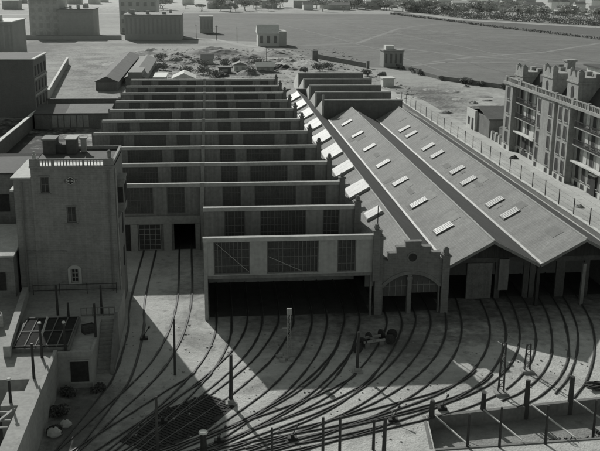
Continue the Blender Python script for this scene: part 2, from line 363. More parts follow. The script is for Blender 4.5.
# timber decking / old sleepers in the dark throat of the yard
dk = MB(); A_, B_ = Vector((.3, 64.0)), Vector((-5.6, 57.2)); dv = (B_-A_).normalized(); nv = Vector((-dv.y, dv.x)); rnd = random.Random(9); n = 30
for k in range(n):
    f = k/(n-1); p = A_.lerp(B_, f); w_ = 2.1*(1-.35*abs(2*f-1.0))
    a = p-nv*(w_+rnd.uniform(-.25,.3)); b = p+nv*(w_+rnd.uniform(-.25,.3)); dk.bar((a.x, a.y, .03), (b.x, b.y, .03), .2, .05)
db0 = [A_+nv*1.7, A_.lerp(B_,.5)+nv*2.5, B_+nv*1.6, B_-nv*1.5, A_.lerp(B_,.5)-nv*2.4, A_-nv*1.5]
dk.poly([(p.x, p.y, .0045) for p in db0])
tag(dk.build('sleeper_grid', mat('oily_sleepers', .045, .4, 1, 6)), 'dark patch of oily timber sleepers under the merging rails at lower left', 'sleepers')

# ------------------------------------------------------------------ sawtooth shed
YS = [80.8, 92.1, 103.6, 115.3, 127, 139.1, 151.2, 163.4, 175, 186.8, 198.5, 210.8]
ZT, ZB = 8.17, 4.4
shed = empty('train_shed', (7, 81, 0), 'long sawtooth-roofed brick train shed with glazed rows, filling the middle of the yard', 'train shed')
def window(root, x0, x1, y, z0, z1, nx, nz, fm, gm, name='window'):
    """glazed frame in a wall facing -Y; recessed pane with bars"""
    f = MB(); t = .05
    f.box(x0, y-.02, z0, x0+.09, y+.1, z1); f.box(x1-.09, y-.02, z0, x1, y+.1, z1)
    f.box(x0+.09, y-.02, z0, x1-.09, y+.1, z0+.09); f.box(x0+.09, y-.02, z1-.09, x1-.09, y+.1, z1)
    for i in range(1, nx):
        x = x0+(x1-x0)*i/nx; f.box(x-t/2, y, z0+.09, x+t/2, y+.07, z1-.09)
    for k in range(1, nz):
        z = z0+(z1-z0)*k/nz; f.box(x0+.09, y+.012, z-.025, x1-.09, y+.06, z+.025)
    fo = f.build(name, fm, root)
    MB().box(x0+.05, y+.075, z0+.05, x1-.05, y+.095, z1-.05).build('pane', gm, fo)
    return fo
def row(root, xa, xb, i, wins, z0=ZB):
    y = YS[i]; yn = YS[i+1] if i+1 < len(YS) else y+11.7
    n = MB(); x = xa                                     # solid wall round the glazing
    for (a, b) in wins:
        n.box(x, y, z0, a, y+.3, ZT-.42); n.box(a, y, z0, b, y+.3, z0+.14); x = b
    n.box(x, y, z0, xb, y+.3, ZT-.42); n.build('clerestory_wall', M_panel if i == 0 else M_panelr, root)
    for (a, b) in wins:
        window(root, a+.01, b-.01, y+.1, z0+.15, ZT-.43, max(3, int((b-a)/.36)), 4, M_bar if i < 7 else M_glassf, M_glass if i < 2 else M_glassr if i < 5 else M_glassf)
    MB().box(xa-.1, y-.14, ZT-.42, xb+.05, y+.42, ZT).build('coping', M_cop, root)
    MB().prism([(y+.3, ZT-.2), (y+.3, ZT-.34), (yn, ZB-.1), (yn, ZB+.1)], xa, xb, 'x').build('roof_slope', M_saw, root)
WR = [(1.3, 3.5), (5.1, 10.0), (11.8, 13.6)]
WL = [(-15.4, -13.3), (-11.7, -6.8), (-5.2, -3.1)]
for i in range(len(YS)):
    row(shed, -.8, 15.3, i, WR if i else [(.1, 3.5)] + WR[1:])
    if i >= 2: row(shed, -17.8, -1.35, i, WL)
    y = YS[i]; yn = YS[i+1] if i+1 < len(YS) else y+11.7
    # stepped parapet wall on the right with a capped pier at each tooth
    MB().prism([(y+.02, 3.5), (yn, 3.5), (yn, ZB+.35), (y+.02, ZT+.12)], 15.32, 15.72, 'x').build('side_wall', M_wall, shed)
    pm = MB().box(15.2, y-.3, 3.6, 15.86, y+.36, ZT+.35)
    pm.box(15.1, y-.4, ZT+.35, 15.96, y+.46, ZT+.5); pm.tube((15.53, y+.03, ZT+.5), (15.53, y+.03, ZT+.66), .2, .14); pm.tube((15.53, y+.03, ZT+.62), (15.53, y+.03, ZT+1.02), .3, .16, 8)
    pm.build('pier', M_wall, shed)
    if i >= 2:
        MB().prism([(y+.02, 0), (yn, 0), (yn, ZB+.3), (y+.02, ZT+.1)], -18.1, -17.82, 'x').build('side_wall', M_wall, shed)
        d = MB().box(-1.33, y-.2, 0 if i == 2 else ZB-.2, -.82, y+.3, ZT+.05)
        d.prism([(y+.3, ZB-.3), (yn-.2, ZB-.3), (yn-.2, ZB+.35), (y+.3, ZT-.02)], -1.3, -.86, 'x'); d.build('dividing_wall', M_conc, shed)
MB().box(-.8, 81.1, 0, -.5, 92.1, 4.6).box(-.8, 92.4, 0, -.5, 103.4, 4.6).build('side_wall', M_wall, shed)
for i in (0, 1):
    y, yn = YS[i], YS[i+1]
    MB().prism([(y+.32, 4.6), (yn-.15, 4.6), (yn-.15, ZB+.25), (y+.32, ZT-.05)], -.82, -.5, 'x').build('side_wall', M_wall, shed)
MB().box(-.82, 80.72, 0, -.5, 81.08, ZT-.43).build('corner_column', M_conc, shed)
MB().box(-.5, 80.74, ZB-.28, 15.2, 81.16, ZB-.002).build('lintel_beam', M_concd, shed)
MB().box(15.02, 80.74, 0, 15.2, 81.1, ZB-.3).build('corner_column', M_wall, shed)
# diagonal tie rods seen through the front glazing
MB().bar((.3, 80.9, 7.6), (3.4, 80.9, 4.7), .04, .04).build('tie_rod', M_cop, shed); MB().bar((5.2, 80.9, 6.2), (8.4, 80.9, 4.7), .04, .04).build('tie_rod', M_cop, shed)
for k, xx in enumerate((2.6, 5.7, 8.85, 12.0)):
    MB().box(xx-.1, 92.2, 0, xx+.1, 92.4, ZB).build('inner_column', M_wall, shed)
# rear block front wall (two rows back) with its two railway gateways
yb = 103.6
lw = MB()
lw.box(-17.8, yb, 0, -10.9, yb+.3, ZB).box(-9.6, yb, 0, -8.7, yb+.3, 3.3).box(-6.0, yb, 0, -4.5, yb+.3, 3.3).box(-2.0, yb, 0, -1.33, yb+.3, 3.3)
lw.box(-10.9, yb, 3.3, -1.33, yb+.3, ZB-.01); lw.build('gate_wall', M_wall, shed)
pl = MB()
for a, b in ((-9.55, -8.75), (-5.7, -4.75), (-1.95, -1.4)): pl.box(a, yb-.16, 0, b, yb-.002, 3.28)
pl.box(-10.9, yb-.1, 3.3, -1.4, yb-.002, 4.25); pl.build('pilaster', M_conc, shed)
window(shed, -8.66, -6.04, yb+.1, .05, 3.28, 4, 5, M_panel, M_glass, 'gate_leaf')
dr = MB().box(-10.88, yb+.12, 0, -9.62, yb+.2, 3.3); dr.build('door', M_iron, shed)
MB().box(-17.8, 222.3, 0, 15.7, 222.6, ZB).build('rear_wall', M_wall, shed)
MB().box(-.48, 91.5, 0, 15.2, 91.7, ZB).build('bounce_partition', mat('bounce_pale', .42, .3, .5, 6), shed)  # added wall, pale so it bounces sky light into the open shed
MB().poly([(-.4, 81.5, .005), (15.2, 81.5, .005), (15.2, 222, .005), (-.4, 222, .005)]).poly([(-17.7, 104, .0045), (-1.4, 104, .0045), (-1.4, 222, .0045), (-17.7, 222, .0045)]).build('floor', M_dark, shed)  # interior shade put into dark floor sheets

# ------------------------------------------------------------------ gabled sheds on the right
def slope(root, x0, z0, x1, z1, ya, yb, m, name='roof_slope', t=.16):
    n = Vector((-(z1-z0), (x1-x0))).normalized()*t
    if n.y < 0: n = -n
    return MB().prism([(x0, z0), (x1, z1), (x1-n.x, z1-n.y), (x0-n.x, z0-n.y)], ya, yb, 'y').build(name, m, root)
arch = empty('arched_shed', (19.1, 81, 0), 'narrow brick shed with a stepped arched gable, between the sawtooth shed and the pale roofs', 'shed')
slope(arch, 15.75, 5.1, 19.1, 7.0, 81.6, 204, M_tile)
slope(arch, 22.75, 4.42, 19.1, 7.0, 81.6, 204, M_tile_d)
MB().bar((19.1, 81.6, 7.03), (19.1, 204, 7.03), .16, .1).build('ridge', M_zinc, arch)
def on_w(x, gx, gz, rx, rz): return gz + (rz-gz)*(x-gx)/(rx-gx)
for k, yk in enumerate((95.1, 106.6, 118.5, 130.2, 142.5, 154.8, 167.5, 179.5, 191.5)):
    # raised whitewashed skylight: curb, panes and two bars
    x0, x1 = (16.55, 19.0) if k else (16.9, 18.6)
    y0, y1 = (yk-2.3, yk+2.3) if k else (yk-1.3, yk+1.2)
    if k >= 3: y0, y1 = yk-3.6, yk+3.6
    zl = lambda x, h: on_w(x, 15.75, 5.1, 19.1, 7.0)+h
    cb = MB().prism([(x0, zl(x0, -.05)), (x1, zl(x1, -.05)), (x1, zl(x1, .32)), (x0, zl(x0, .32))], y0, y1, 'y').build('skylight', M_cop, arch)
    pn = MB(); n = 3 if k < 3 else 4
    for j in range(n):
        a = y0+(y1-y0)*j/n+.015; b = y0+(y1-y0)*(j+1)/n-.015
        pn.prism([(x0+.06, zl(x0+.06, .322)), (x1-.06, zl(x1-.06, .322)), (x1-.06, zl(x1-.06, .36)), (x0+.06, zl(x0+.06, .36))], a, b, 'y')
    pn.build('pane', M_skyw, cb)
fa = MB(); yf = 81.0                                       # the stepped gable: brickwork round a wide segmental arch
axL, axR, spr, crown = 16.35, 21.85, 2.7, 4.05
arc = []
cxm = (axL+axR)/2; hw = (axR-axL)/2; rr = (hw*hw+(crown-spr)**2)/(2*(crown-spr)); cz = crown-rr
for k in range(17):
    x = axL+(axR-axL)*k/16; arc.append((x, cz+math.sqrt(rr*rr-(x-cxm)**2)))
steps = [(15.9, 5.3), (16.75, 5.3), (16.75, 6.12), (17.55, 6.12), (17.55, 6.72), (18.42, 6.72), (18.42, 7.25), (19.95, 7.25), (19.95, 6.72), (20.9, 6.72), (20.9, 6.12), (21.85, 6.12), (21.85, 5.5), (22.3, 5.5)]
outline = [(15.9, spr)] + steps + [(22.3, spr)] + [(axR, spr)] + arc[::-1][1:-1] + [(axL, spr)]
fa.prism(outline, yf, yf+.5, 'y')
fac = fa.build('gable_wall', M_wall, arch)
rg = MB()
for k in range(16):
    (xa, za), (xb, zb) = arc[k], arc[k+1]; ua = Vector((xa-cxm, za-cz)).normalized()*.34; ub = Vector((xb-cxm, zb-cz)).normalized()*.34
    rg.prism([(xa, za), (xb, zb), (xb+ub.x, zb+ub.y), (xa+ua.x, za+ua.y)], yf-.09, yf+.3, 'y')
rg.build('arch_ring', M_concd, fac)
cp = MB()
for k in range(0, len(steps)-1, 2):
    (xa, za), (xb, zb) = steps[k], steps[k+1]
    MB().box(xa-.06, yf-.1, za, xb+.06, yf+.6, za+.12).build('coping', M_concd, fac)
oc = MB(); oc.tube((19.15, yf-.03, 5.75), (19.15, yf+.1, 5.75), .42, .42, 20); oc.build('round_window', M_win, fac)
oc = MB()
for k in range(20):
    a, b = 2*math.pi*k/20, 2*math.pi*(k+1)/20
    oc.prism([(19.15+.42*math.cos(a), 5.75+.42*math.sin(a)), (19.15+.56*math.cos(a), 5.75+.56*math.sin(a)), (19.15+.56*math.cos(b), 5.75+.56*math.sin(b)), (19.15+.42*math.cos(b), 5.75+.42*math.sin(b))], yf-.06, yf+.02, 'y')
oc.build('window_surround', M_concd, fac)
def pier(x, top):
    p = MB().box(x-.36, yf-.18, 0, x+.36, yf+.55, top).box(x-.46, yf-.28, top, x+.46, yf+.65, top+.18).box(x-.3, yf-.1, top+.18, x+.3, yf+.48, top+.34)
    p.tube((x, yf+.18, top+.3), (x, yf+.18, top+.72), .27, .3, 10); p.tube((x, yf+.18, top+.72), (x, yf+.18, top+.95), .3, .08, 10)
    p.build('pier', M_wall, arch)
pier(15.86, 7.75); pier(22.45, 5.75)
MB().box(axL-.12, yf+.02, 0, axL, yf+.48, spr).box(axR, yf+.02, 0, axR+.12, yf+.48, spr).build('jamb', M_concd, arch)
MB().box(18.75, yf-.06, 0, 19.15, yf+.42, 4.02).box(18.68, yf-.12, 3.5, 19.22, yf+.46, 3.8).build('middle_pillar', M_concd, arch)
tm = [(axL, 1.75)] + [(x, z-.02) for x, z in arc if x < 18.7] + [(18.74, 4.0), (18.74, 1.75)]
tl = MB().prism(tm, yf+.25, yf+.32, 'y').build('boarded_panel', mat('gate_boards', .1, .3, 1.2, 5, stretch=(6,6,.5)), arch)
tm = [(19.16, 2.05), (19.16, 4.0)] + [(x, z-.02) for x, z in arc if x > 19.25] + [(axR, 2.05)]
MB().prism(tm, yf+.25, yf+.32, 'y').build('boarded_panel', MATS['gate_boards'], arch)
bb = MB()
for x in (17.0, 17.6, 18.2): bb.box(x-.03, yf+.2, 1.8, x+.03, yf+.248, 3.4)
for x in (19.8, 20.4, 21.0): bb.box(x-.03, yf+.2, 2.1, x+.03, yf+.248, 3.3)
bb.box(axL, yf+.19, 2.75, 18.7, yf+.248, 2.83).box(19.2, yf+.19, 2.85, axR, yf+.248, 2.93); bb.build('gate_frame', M_concd, arch)
MB().prism([(15.9, 0), (22.3, 0), (22.3, 4.4), (19.1, 6.9), (15.9, 5.0)], 203.6, 203.9, 'y').build('rear_wall', M_white, arch)
MB().box(16, 89, 0, 22.4, 89.2, 4.4).build('bounce_partition', M_conc, arch)  # added wall to lift the darkness behind the arch
MB().poly([(16, 81.6, .005), (22.4, 81.6, .005), (22.4, 203, .005), (16, 203, .005)]).build('floor', M_dark, arch)  # floor darkened to hold the shade behind the arch
# small iron cross finial beside the left pier
x = 16.05
MB().tube((x, 83.2, 5.1), (x, 83.2, 10.4), .06, .04, 6).bar((x-.15, 83.2, 9.5), (x+.62, 83.2, 9.5), .06, .06).build('roof_mast', M_iron, arch)

gab = empty('gabled_shed', (32.2, 82, 0), 'pair of pale tiled gabled sheds with slatted skylights, right of the brick arch', 'shed')
YF, YB = 81.7, 172.5
for gx, rx, ex in ((22.85, 27.35, 32.15), (32.25, 36.7, 41.5)):
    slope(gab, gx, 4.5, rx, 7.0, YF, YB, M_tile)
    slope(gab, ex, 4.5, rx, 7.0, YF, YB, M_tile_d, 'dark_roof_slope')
    MB().bar((rx, YF-.03, 7.04), (rx, YB, 7.04), .2, .1).build('ridge', M_zinc, gab)
    MB().prism([(gx-.06, 4.49), (gx+.14, 4.6), (gx+.14, 4.66), (gx-.06, 4.55)], YF-.05, YB, 'y').build('gutter', M_zinc, gab)
    MB().box(gx-.28, YF+.02, 4.12, gx+.2, YB, 4.36).build('valley_gutter', M_iron, gab)
    vb = MB()                                             # verge boards along the front edges
    for xa, xb in ((gx, rx), (ex, rx)):
        vb.prism([(xa, 4.2), (rx, 6.7), (rx, 7.02), (xa, 4.52)], YF-.07, YF-.004, 'y')
    vb.build('verge_board', M_concd, gab)
    gw = MB().prism([(gx+.2, 4.4), (ex-.2, 4.4), (rx, 6.75)], YF+2.8, YF+3.0, 'y'); gw.build('gable_boarding', mat('dark_boards', .06, .3, 1, 5, stretch=(5,5,.4)), gab)  # evenly dark boarding in the gable
    # front wall below, set back: bays of boarding and open gateways
    fw_ = MB()
    wd = ex-gx
    for a, b in ((.0, .06), (.30, .40), (.62, .68), (.94, 1.0)): fw_.box(gx+wd*a, YF+2.8, 0, gx+wd*b, YF+3.05, 4.4)
    fw_.box(gx+.1, YF+2.75, 3.9, ex-.1, YF+2.798, 4.4); fw_.build('front_wall', mat('dark_wall', .1, .3, .8, 5, streak=.5), gab)  # wall in a dark, streaked tone
    MB().poly([(gx+.2, YF+3.2, .005), (ex-.2, YF+3.2, .005), (ex-.2, YB, .005), (gx+.2, YB, .005)]).build('floor', M_dark, gab)  # dark floor sheet painting in the shade under the gables
    MB().box(gx+.1, 92, 0, ex-.1, 92.2, 4.4).build('bounce_partition', M_conc, gab)  # added cross wall that catches sky light under the gables
    MB().box(gx+.1, YB-.3, 0, ex-.1, YB-.02, 4.4).prism([(gx+.2, 4.42), (ex-.2, 4.42), (rx, 6.8)], YB-.3, YB-.02, 'y').build('rear_wall', M_wall, gab)
MB().box(28.9, YF+2.5, 1.0, 29.9, YF+2.74, 4.3).build('notice_board', M_concd, gab)
MB().box(25.6, YF+2.6, .1, 28.2, YF+2.74, 3.9).build('gate_leaf', mat('gate_grey', .16, .3, 1.2, 5, streak=.8), gab)
for x in (32.2, 36.9): MB().box(x-.16, YF+.3, 0, x+.16, YF+.62, 4.35).build('post', M_concd if x > 35 else M_iron, gab)
MB().box(41.3, YF, 0, 41.55, YB, 4.3).build('side_wall', M_wall, gab)
def skylight(gx, rx, xc, yc, nm='skylight'):
    z = lambda x, h: on_w(x, gx, 4.5, rx, 7.0)+h
    x0, x1, y0, y1 = xc-.95, xc+.95, yc-.85, yc+.85
    c = MB().prism([(x0, z(x0, -.03)), (x1, z(x1, -.03)), (x1, z(x1, .14)), (x0, z(x0, .14))], y0, y1, 'y').build(nm, mat('skylight_curb', .2, .2), gab)
    p = MB()
    for j in range(4):
        a = y0+.06+j*.42; p.prism([(x0+.05, z(x0+.05, .142)), (x1-.05, z(x1-.05, .142)), (x1-.05, z(x1-.05, .19)), (x0+.05, z(x0+.05, .19))], a, a+.32, 'y')
    p.build('pane', M_skyl, c)
for x, y in ((24.85,161.7),(24.8,149.4),(24.8,137.6),(24.7,125.5),(24.75,113.8),(24.65,102.6),(24.75,91.2)): skylight(22.85, 27.35, x, y)
for x, y in ((34.1,155.0),(34.1,149.4),(34.2,137.6),(34.15,131.6),(34.2,120.3),(34.0,114.0),(34.0,102.5),(34.05,97.0)): skylight(32.25, 36.7, x, y)

rnd = random.Random(17)
for k in range(26):
    gx, rx = ((22.85, 27.35), (32.25, 36.7))[k % 2]; x0 = rnd.uniform(gx+.3, rx-1.6); y0 = rnd.uniform(84, 168); x1 = x0+rnd.uniform(.5, 1.5); y1 = y0+rnd.uniform(.6, 3.5)
    z = lambda x: on_w(x, gx, 4.5, rx, 7.0)+.006+.0004*k
    MB().prism([(x0, z(x0)), (x1, z(x1)), (x1, z(x1)+.015), (x0, z(x0)+.015)], y0, y1, 'y').build('tile_patch', mat(('patch_tiles_dark', 'patch_tiles_pale')[k % 3 == 0], (.185, .26)[k % 3 == 0], .2, 1.5, 5), gab)
back = empty('rear_sawtooth_shed', (30, 175, 0), 'smaller sawtooth shed with blind dark rows, behind the pale tiled sheds', 'shed')
for i, y in enumerate((174.9, 187, 198.8, 211.4, 224.5)):
    yn = y+11.6; xr = 37.7+.12*i
    MB().box(22.3, y, 3.2, xr, y+.3, ZT-.3).build('clerestory_wall', mat('grey_render', .21, .2, .4, 6, streak=.6), back)
    MB().box(22.0, y-.12, ZT-.3, xr+.2, y+.4, ZT).build('coping', M_cop, back)
    MB().prism([(y+.3, ZT-.15), (y+.3, ZT-.3), (yn, ZB-.1), (yn, ZB+.1)], 22.3, xr, 'x').build('roof_slope', M_saw, back)
    MB().prism([(y, 0), (yn-.02, 0), (yn-.02, ZB+.2), (y, ZT-.05)], 21.95, 22.28, 'x').build('side_wall', M_white, back)
    MB().prism([(y, 0), (yn-.02, 0), (yn-.02, ZB+.2), (y, ZT-.05)], xr+.01, xr+.2, 'x').build('side_wall', M_wall, back)
MB().box(22.3, 174.9, 0, 37.7, 175.15, 3.18).build('front_wall', M_wall, back)
MB().box(21.9, 174.6, 7, 22.3, 175.0, ZT+.9).build('vent_post', M_cop, back)
MB().box(15.8, 204.5, 0, 21.9, 204.8, 6.6).build('link_wall', mat('grey_render', .15), back)

# ------------------------------------------------------------------ the brick house at left with balustrade
hs_ = empty('brick_house', (-12.5, 81.6, 3), 'tall dark brick house with white-gapped balustrade and diamond emblem, left of the rails', 'house')
HX0, HX1, HY0, HY1, HB, HZ = -16.24, -8.85, 81.6, 90.0, 2.9, 14.95
hw_ = MB()
def wall_with_holes(mb, x0, x1, z0, z1, y0, y1, holes):
    xs = sorted(set([x0, x1] + [h for q in holes for h in (q[0], q[1])])); zs = sorted(set([z0, z1] + [h for q in holes for h in (q[2], q[3])]))
    for i in range(len(xs)-1):
        for k in range(len(zs)-1):
            cx, cz_ = (xs[i]+xs[i+1])/2, (zs[k]+zs[k+1])/2
            if any(q[0] < cx < q[1] and q[2] < cz_ < q[3] for q in holes): continue
            a, b, c, d = xs[i], xs[i+1], zs[k], zs[k+1]
            mb.poly([(a, y0, c), (b, y0, c), (b, y0, d), (a, y0, d)])
    for q in holes:
        a, b, c, d = q
        mb.poly([(a,y0,c),(a,y1,c),(a,y1,d),(a,y0,d)]).poly([(b,y0,c),(b,y0,d),(b,y1,d),(b,y1,c)]).poly([(a,y0,c),(b,y0,c),(b,y1,c),(a,y1,c)]).poly([(a,y0,d),(a,y1,d),(b,y1,d),(b,y0,d)])
HW = [(-15.45, -14.65, 12.5, 14.0), (-13.25, -12.4, 9.65, 11.2), (-13.22, -12.5, 3.85, 5.2)]
wall_with_holes(hw_, HX0, HX1, HB, HZ, HY0, HY0+.3, HW)
hw_.poly([(HX1,HY0,0),(HX1,HY1,0),(HX1,HY1,HZ),(HX1,HY0,HZ)]).poly([(HX0,HY0,HB),(HX0,HY0,HZ),(HX0,HY1,HZ),(HX0,HY1,HB)]).poly([(HX0,HY1,0),(HX0,HY1,HZ),(HX1,HY1,HZ),(HX1,HY1,0)])
q = HW[2]; n_ = 8; top = []                                  # round-headed top of the low window
hw_.build('wall', M_house, hs_)
for q in HW[:2]:
    window(hs_, q[0]+.01, q[1]-.01, HY0+.16, q[2]+.01, q[3]-.01, 2, 2, M_bar, M_glass)
    MB().box(q[0]-.1, HY0-.12, q[2]-.12, q[1]+.1, HY0-.002, q[2]-.01).build('window_sill', M_concd, hs_)
    MB().box(q[0]-.08, HY0-.05, q[3]+.01, q[1]+.08, HY0-.002, q[3]+.14).build('window_lintel', M_concd, hs_)
q = HW[2]
window(hs_, q[0]+.01, q[1]-.01, HY0+.1, q[2]+.01, q[3]-.01, 2, 3, M_conc, M_win)
cx_, rx_ = (q[0]+q[1])/2, (q[1]-q[0])/2
sr = MB().box(q[0]-.26, HY0-.09, q[2]-.25, q[0]-.005, HY0-.002, q[3]-.1).box(q[1]+.005, HY0-.09, q[2]-.25, q[1]+.26, HY0-.002, q[3]-.1).box(q[0]-.004, HY0-.11, q[2]-.25, q[1]+.004, HY0-.002, q[2]-.01)
arc_ = [(cx_+(rx_+.26)*math.cos(math.pi*t/10), q[3]-.1+(rx_+.1)*math.sin(math.pi*t/10)) for t in range(11)] + [(cx_-(rx_+.005)*math.cos(math.pi*t/10), q[3]-.1+.12*math.sin(math.pi*t/10)) for t in range(11)]
sr.prism(arc_, HY0-.088, HY0-.002, 'y').build('window_surround', mat('pale_stone', .42, .15, .6, 6), hs_)
MB().box(HX0, HY0+.2, HZ-.2, HX1, 83.6, HZ-.03).build('roof_terrace', mat('terrace_tiles', .7, .15, .6, 5), hs_)
MB().box(HX0, 83.602, HZ-.2, HX1, HY1-.2, HZ-.05).build('rear_roof', mat('rear_roof_dark', .1, .3, .6, 6), hs_)  # rear part of the roof, darker than the front strip
MB().box(HX0-.1, HY0-.14, HZ-.1, HX1+.1, HY0+.2, HZ+.07).build('cornice', M_house, hs_)
bl = MB().box(HX0-.06, HY0-.1, HZ+.56, HX1+.06, HY0+.12, HZ+.72)
for a, b in ((-16.28, -15.36), (-14.36, -14.09), (-11.6, -11.42), (-9.74, -8.8)): bl.box(a, HY0-.08, HZ+.07, b, HY0+.1, HZ+.56)
bl.build('parapet', M_house, hs_)
for a, b, n in ((-15.36, -14.36, 4), (-14.09, -11.6, 9), (-11.42, -9.74, 6)):
    for k in range(1, n):
        x = a+(b-a)*k/n; MB().tube((x, HY0+.01, HZ+.07), (x, HY0+.01, HZ+.32), .04, .062, 6, False).tube((x, HY0+.01, HZ+.32), (x, HY0+.01, HZ+.56), .062, .04, 6, False).build('baluster', M_house, hs_)
MB().box(HX0, HY1-.2, HZ, HX1, HY1+.02, HZ+.3).box(HX1-.2, HY0+.2, HZ, HX1+.02, HY1-.2, HZ+.35).build('rear_parapet', M_house, hs_)
MD = mat('roof_house_dark', .11, .25, .6, 6, streak=.6)
MB().box(-16.1, 87.6, HZ-.04, -14.9, 89.6, 16.3).build('penthouse', MD, hs_); MB().box(-16.2, 87.45, 16.3, -14.8, 89.7, 16.42).build('penthouse_roof', M_concd, hs_)
MB().box(-14.898, 88.2, HZ-.04, -13.9, 89.6, 15.75).build('penthouse', MD, hs_)
MB().box(-13.898, 87.7, HZ-.04, -13.0, 89.6, 16.3).build('penthouse', MD, hs_); MB().box(-14.0, 87.6, 16.3, -12.9, 89.7, 16.4).build('penthouse_roof', M_cop, hs_)
MB().box(-12.6, 88.4, HZ-.04, -12.1, 88.9, 16.2).box(-12.7, 88.3, 16.2, -12.0, 89.0, 16.35).build('chimney', M_conc, hs_)
MB().box(-16.15, 82.4, HZ-.04, -15.85, 82.7, 15.9).tube((-16.0, 82.55, 15.9), (-16.0, 82.55, 16.2), .12, .1, 8).build('chimney', M_conc, hs_)
MB().tube((-9.2, 82.0, HZ+.5), (-9.2, 82.0, HZ+1.2), .16, .18, 8).tube((-9.2, 82.0, HZ+1.2), (-9.2, 82.0, HZ+1.4), .26, .1, 8).build('urn', M_concd, hs_)
MB().box(-17.85, 81.7, HB, -16.26, 90.0, 13.85).build('side_wing', M_house, hs_)
MB().box(-18.05, 81.5, 13.85, -16.25, 90.2, 13.98).build('wing_roof', M_woodl, hs_)
MB().box(-18.2, 81.6, 12.7, -17.86, 84.5, 12.85).build('side_ledge', M_white, hs_)
MB().tube((-17.2, 81.5, 3.1), (-17.1, 81.5, 13.6), .08, .08, 6).build('drainpipe', M_bar, hs_); MB().tube((-9.35, 81.48, 3.0), (-9.32, 81.48, 14.6), .06, .06, 6).build('drainpipe', M_bar, hs_)
MB().box(-17.1, 81.53, 6.85, -13.5, 81.597, 7.0).build('string_course', M_concd, hs_)
MB().box(HX1+.002, 84.0, 10.1, -8.2, 86.4, 13.1).prism([(HX1+.002, 10.1), (HX1+.002, 9.3), (-8.4, 10.1)], 84.1, 86.3, 'y').box(HX1+.002, 83.9, 13.1, -8.1, 86.5, 13.25).build('oriel', M_house, hs_)
for a in (84.2, 85.4): MB().box(-8.198, a, 10.8, -8.15, a+.8, 12.6).build('oriel_window', M_win, hs_)
MB().box(-8.8, 83.997, 10.9, -8.3, 84.03, 12.4).build('oriel_window', M_win, hs_)
for a, b in ((83.0, 3.6), (87.2, 3.6), (83.0, 7.0), (87.2, 7.0)): MB().box(HX1+.003, a, b, HX1+.05, a+.9, b+1.9).build('side_window', M_win, hs_)
MB().tube((-8.75, 82.3, 0), (-8.75, 82.3, 14.6), .08, .08, 6).build('drainpipe', M_conc, hs_)
# the emblem: a horizontal diamond with a band of letters
EX, EZ, EW, EH = -12.73, 13.62, .62, .37
em = MB().prism([(EX-EW, EZ), (EX, EZ-EH), (EX+EW, EZ), (EX, EZ+EH)], HY0-.07, HY0-.003, 'y').build('emblem', mat('emblem_dark', .035, .1), hs_)
fr = MB(); P4 = [(EX-EW+.04, EZ), (EX, EZ-EH+.03), (EX+EW-.04, EZ), (EX, EZ+EH-.03)]
for i in range(4):
    a, b = P4[i], P4[(i+1) % 4]; fr.bar((a[0], HY0-.08, a[1]), (b[0], HY0-.08, b[1]), .03, .05)
fr.build('emblem_border', mat('emblem_pale', .5, .1), em)
MB().box(EX-.53, HY0-.1, EZ-.12, EX+.53, HY0-.072, EZ+.12).build('emblem_band', mat('emblem_grey', .1, .1), em)
def lettering(txt, size, loc, rot, m, parent):
    cu = bpy.data.curves.new('lettering', 'FONT'); cu.body = txt; cu.size = size; cu.align_x = 'CENTER'; cu.align_y = 'CENTER'; cu.extrude = .01
    tmp = bpy.data.objects.new('tmp_text', cu); COL.objects.link(tmp)
    dg = bpy.context.evaluated_depsgraph_get(); me = bpy.data.meshes.new_from_object(tmp.evaluated_get(dg))
    bpy.data.objects.remove(tmp); me.name = 'lettering'; me.materials.clear(); me.materials.append(m)
    me.transform(Matrix.Translation(loc) @ rot)
    o = bpy.data.objects.new('lettering', me); COL.objects.link(o); o.parent = parent; o.matrix_parent_inverse = parent_world(parent).inverted()
    return o
lettering('METRO', .26, Vector((EX, HY0-.115, EZ)), Matrix.Rotation(R(90), 4, 'X'), mat('letter_white', .75, .05), em)

ah = empty('outhouse', (-20, 80, 3), 'low house with a sunlit flat roof at the left edge, beside the tall brick house', 'house')
MB().box(-27, 80.4, 2.9, -18.1, 86.5, 7.0).build('wall', M_house, ah)
MB().prism([(80.0, 6.95), (88, 7.75), (88, 7.9), (80.0, 7.1)], -27, -17.95, 'x').build('roof', M_woodl, ah)
MB().box(-20.4, 80.3, 3.7, -18.9, 80.398, 5.4).build('window', M_win, ah)
tb = empty('rear_block', (-23, 91, 0), 'tall dark block at the left edge behind the outhouse with the sunlit roof', 'building')
MB().box(-34, 91, 0, -18.2, 99, 12.3).build('wall', M_house, tb); MB().box(-34, 90.8, 12.3, -18.0, 99.2, 12.45).build('roof', M_tile_d, tb)
for x in (-21.5, -24.5): MB().box(x, 90.93, 8.4, x+1.1, 90.998, 10.2).build('window', M_win, tb)

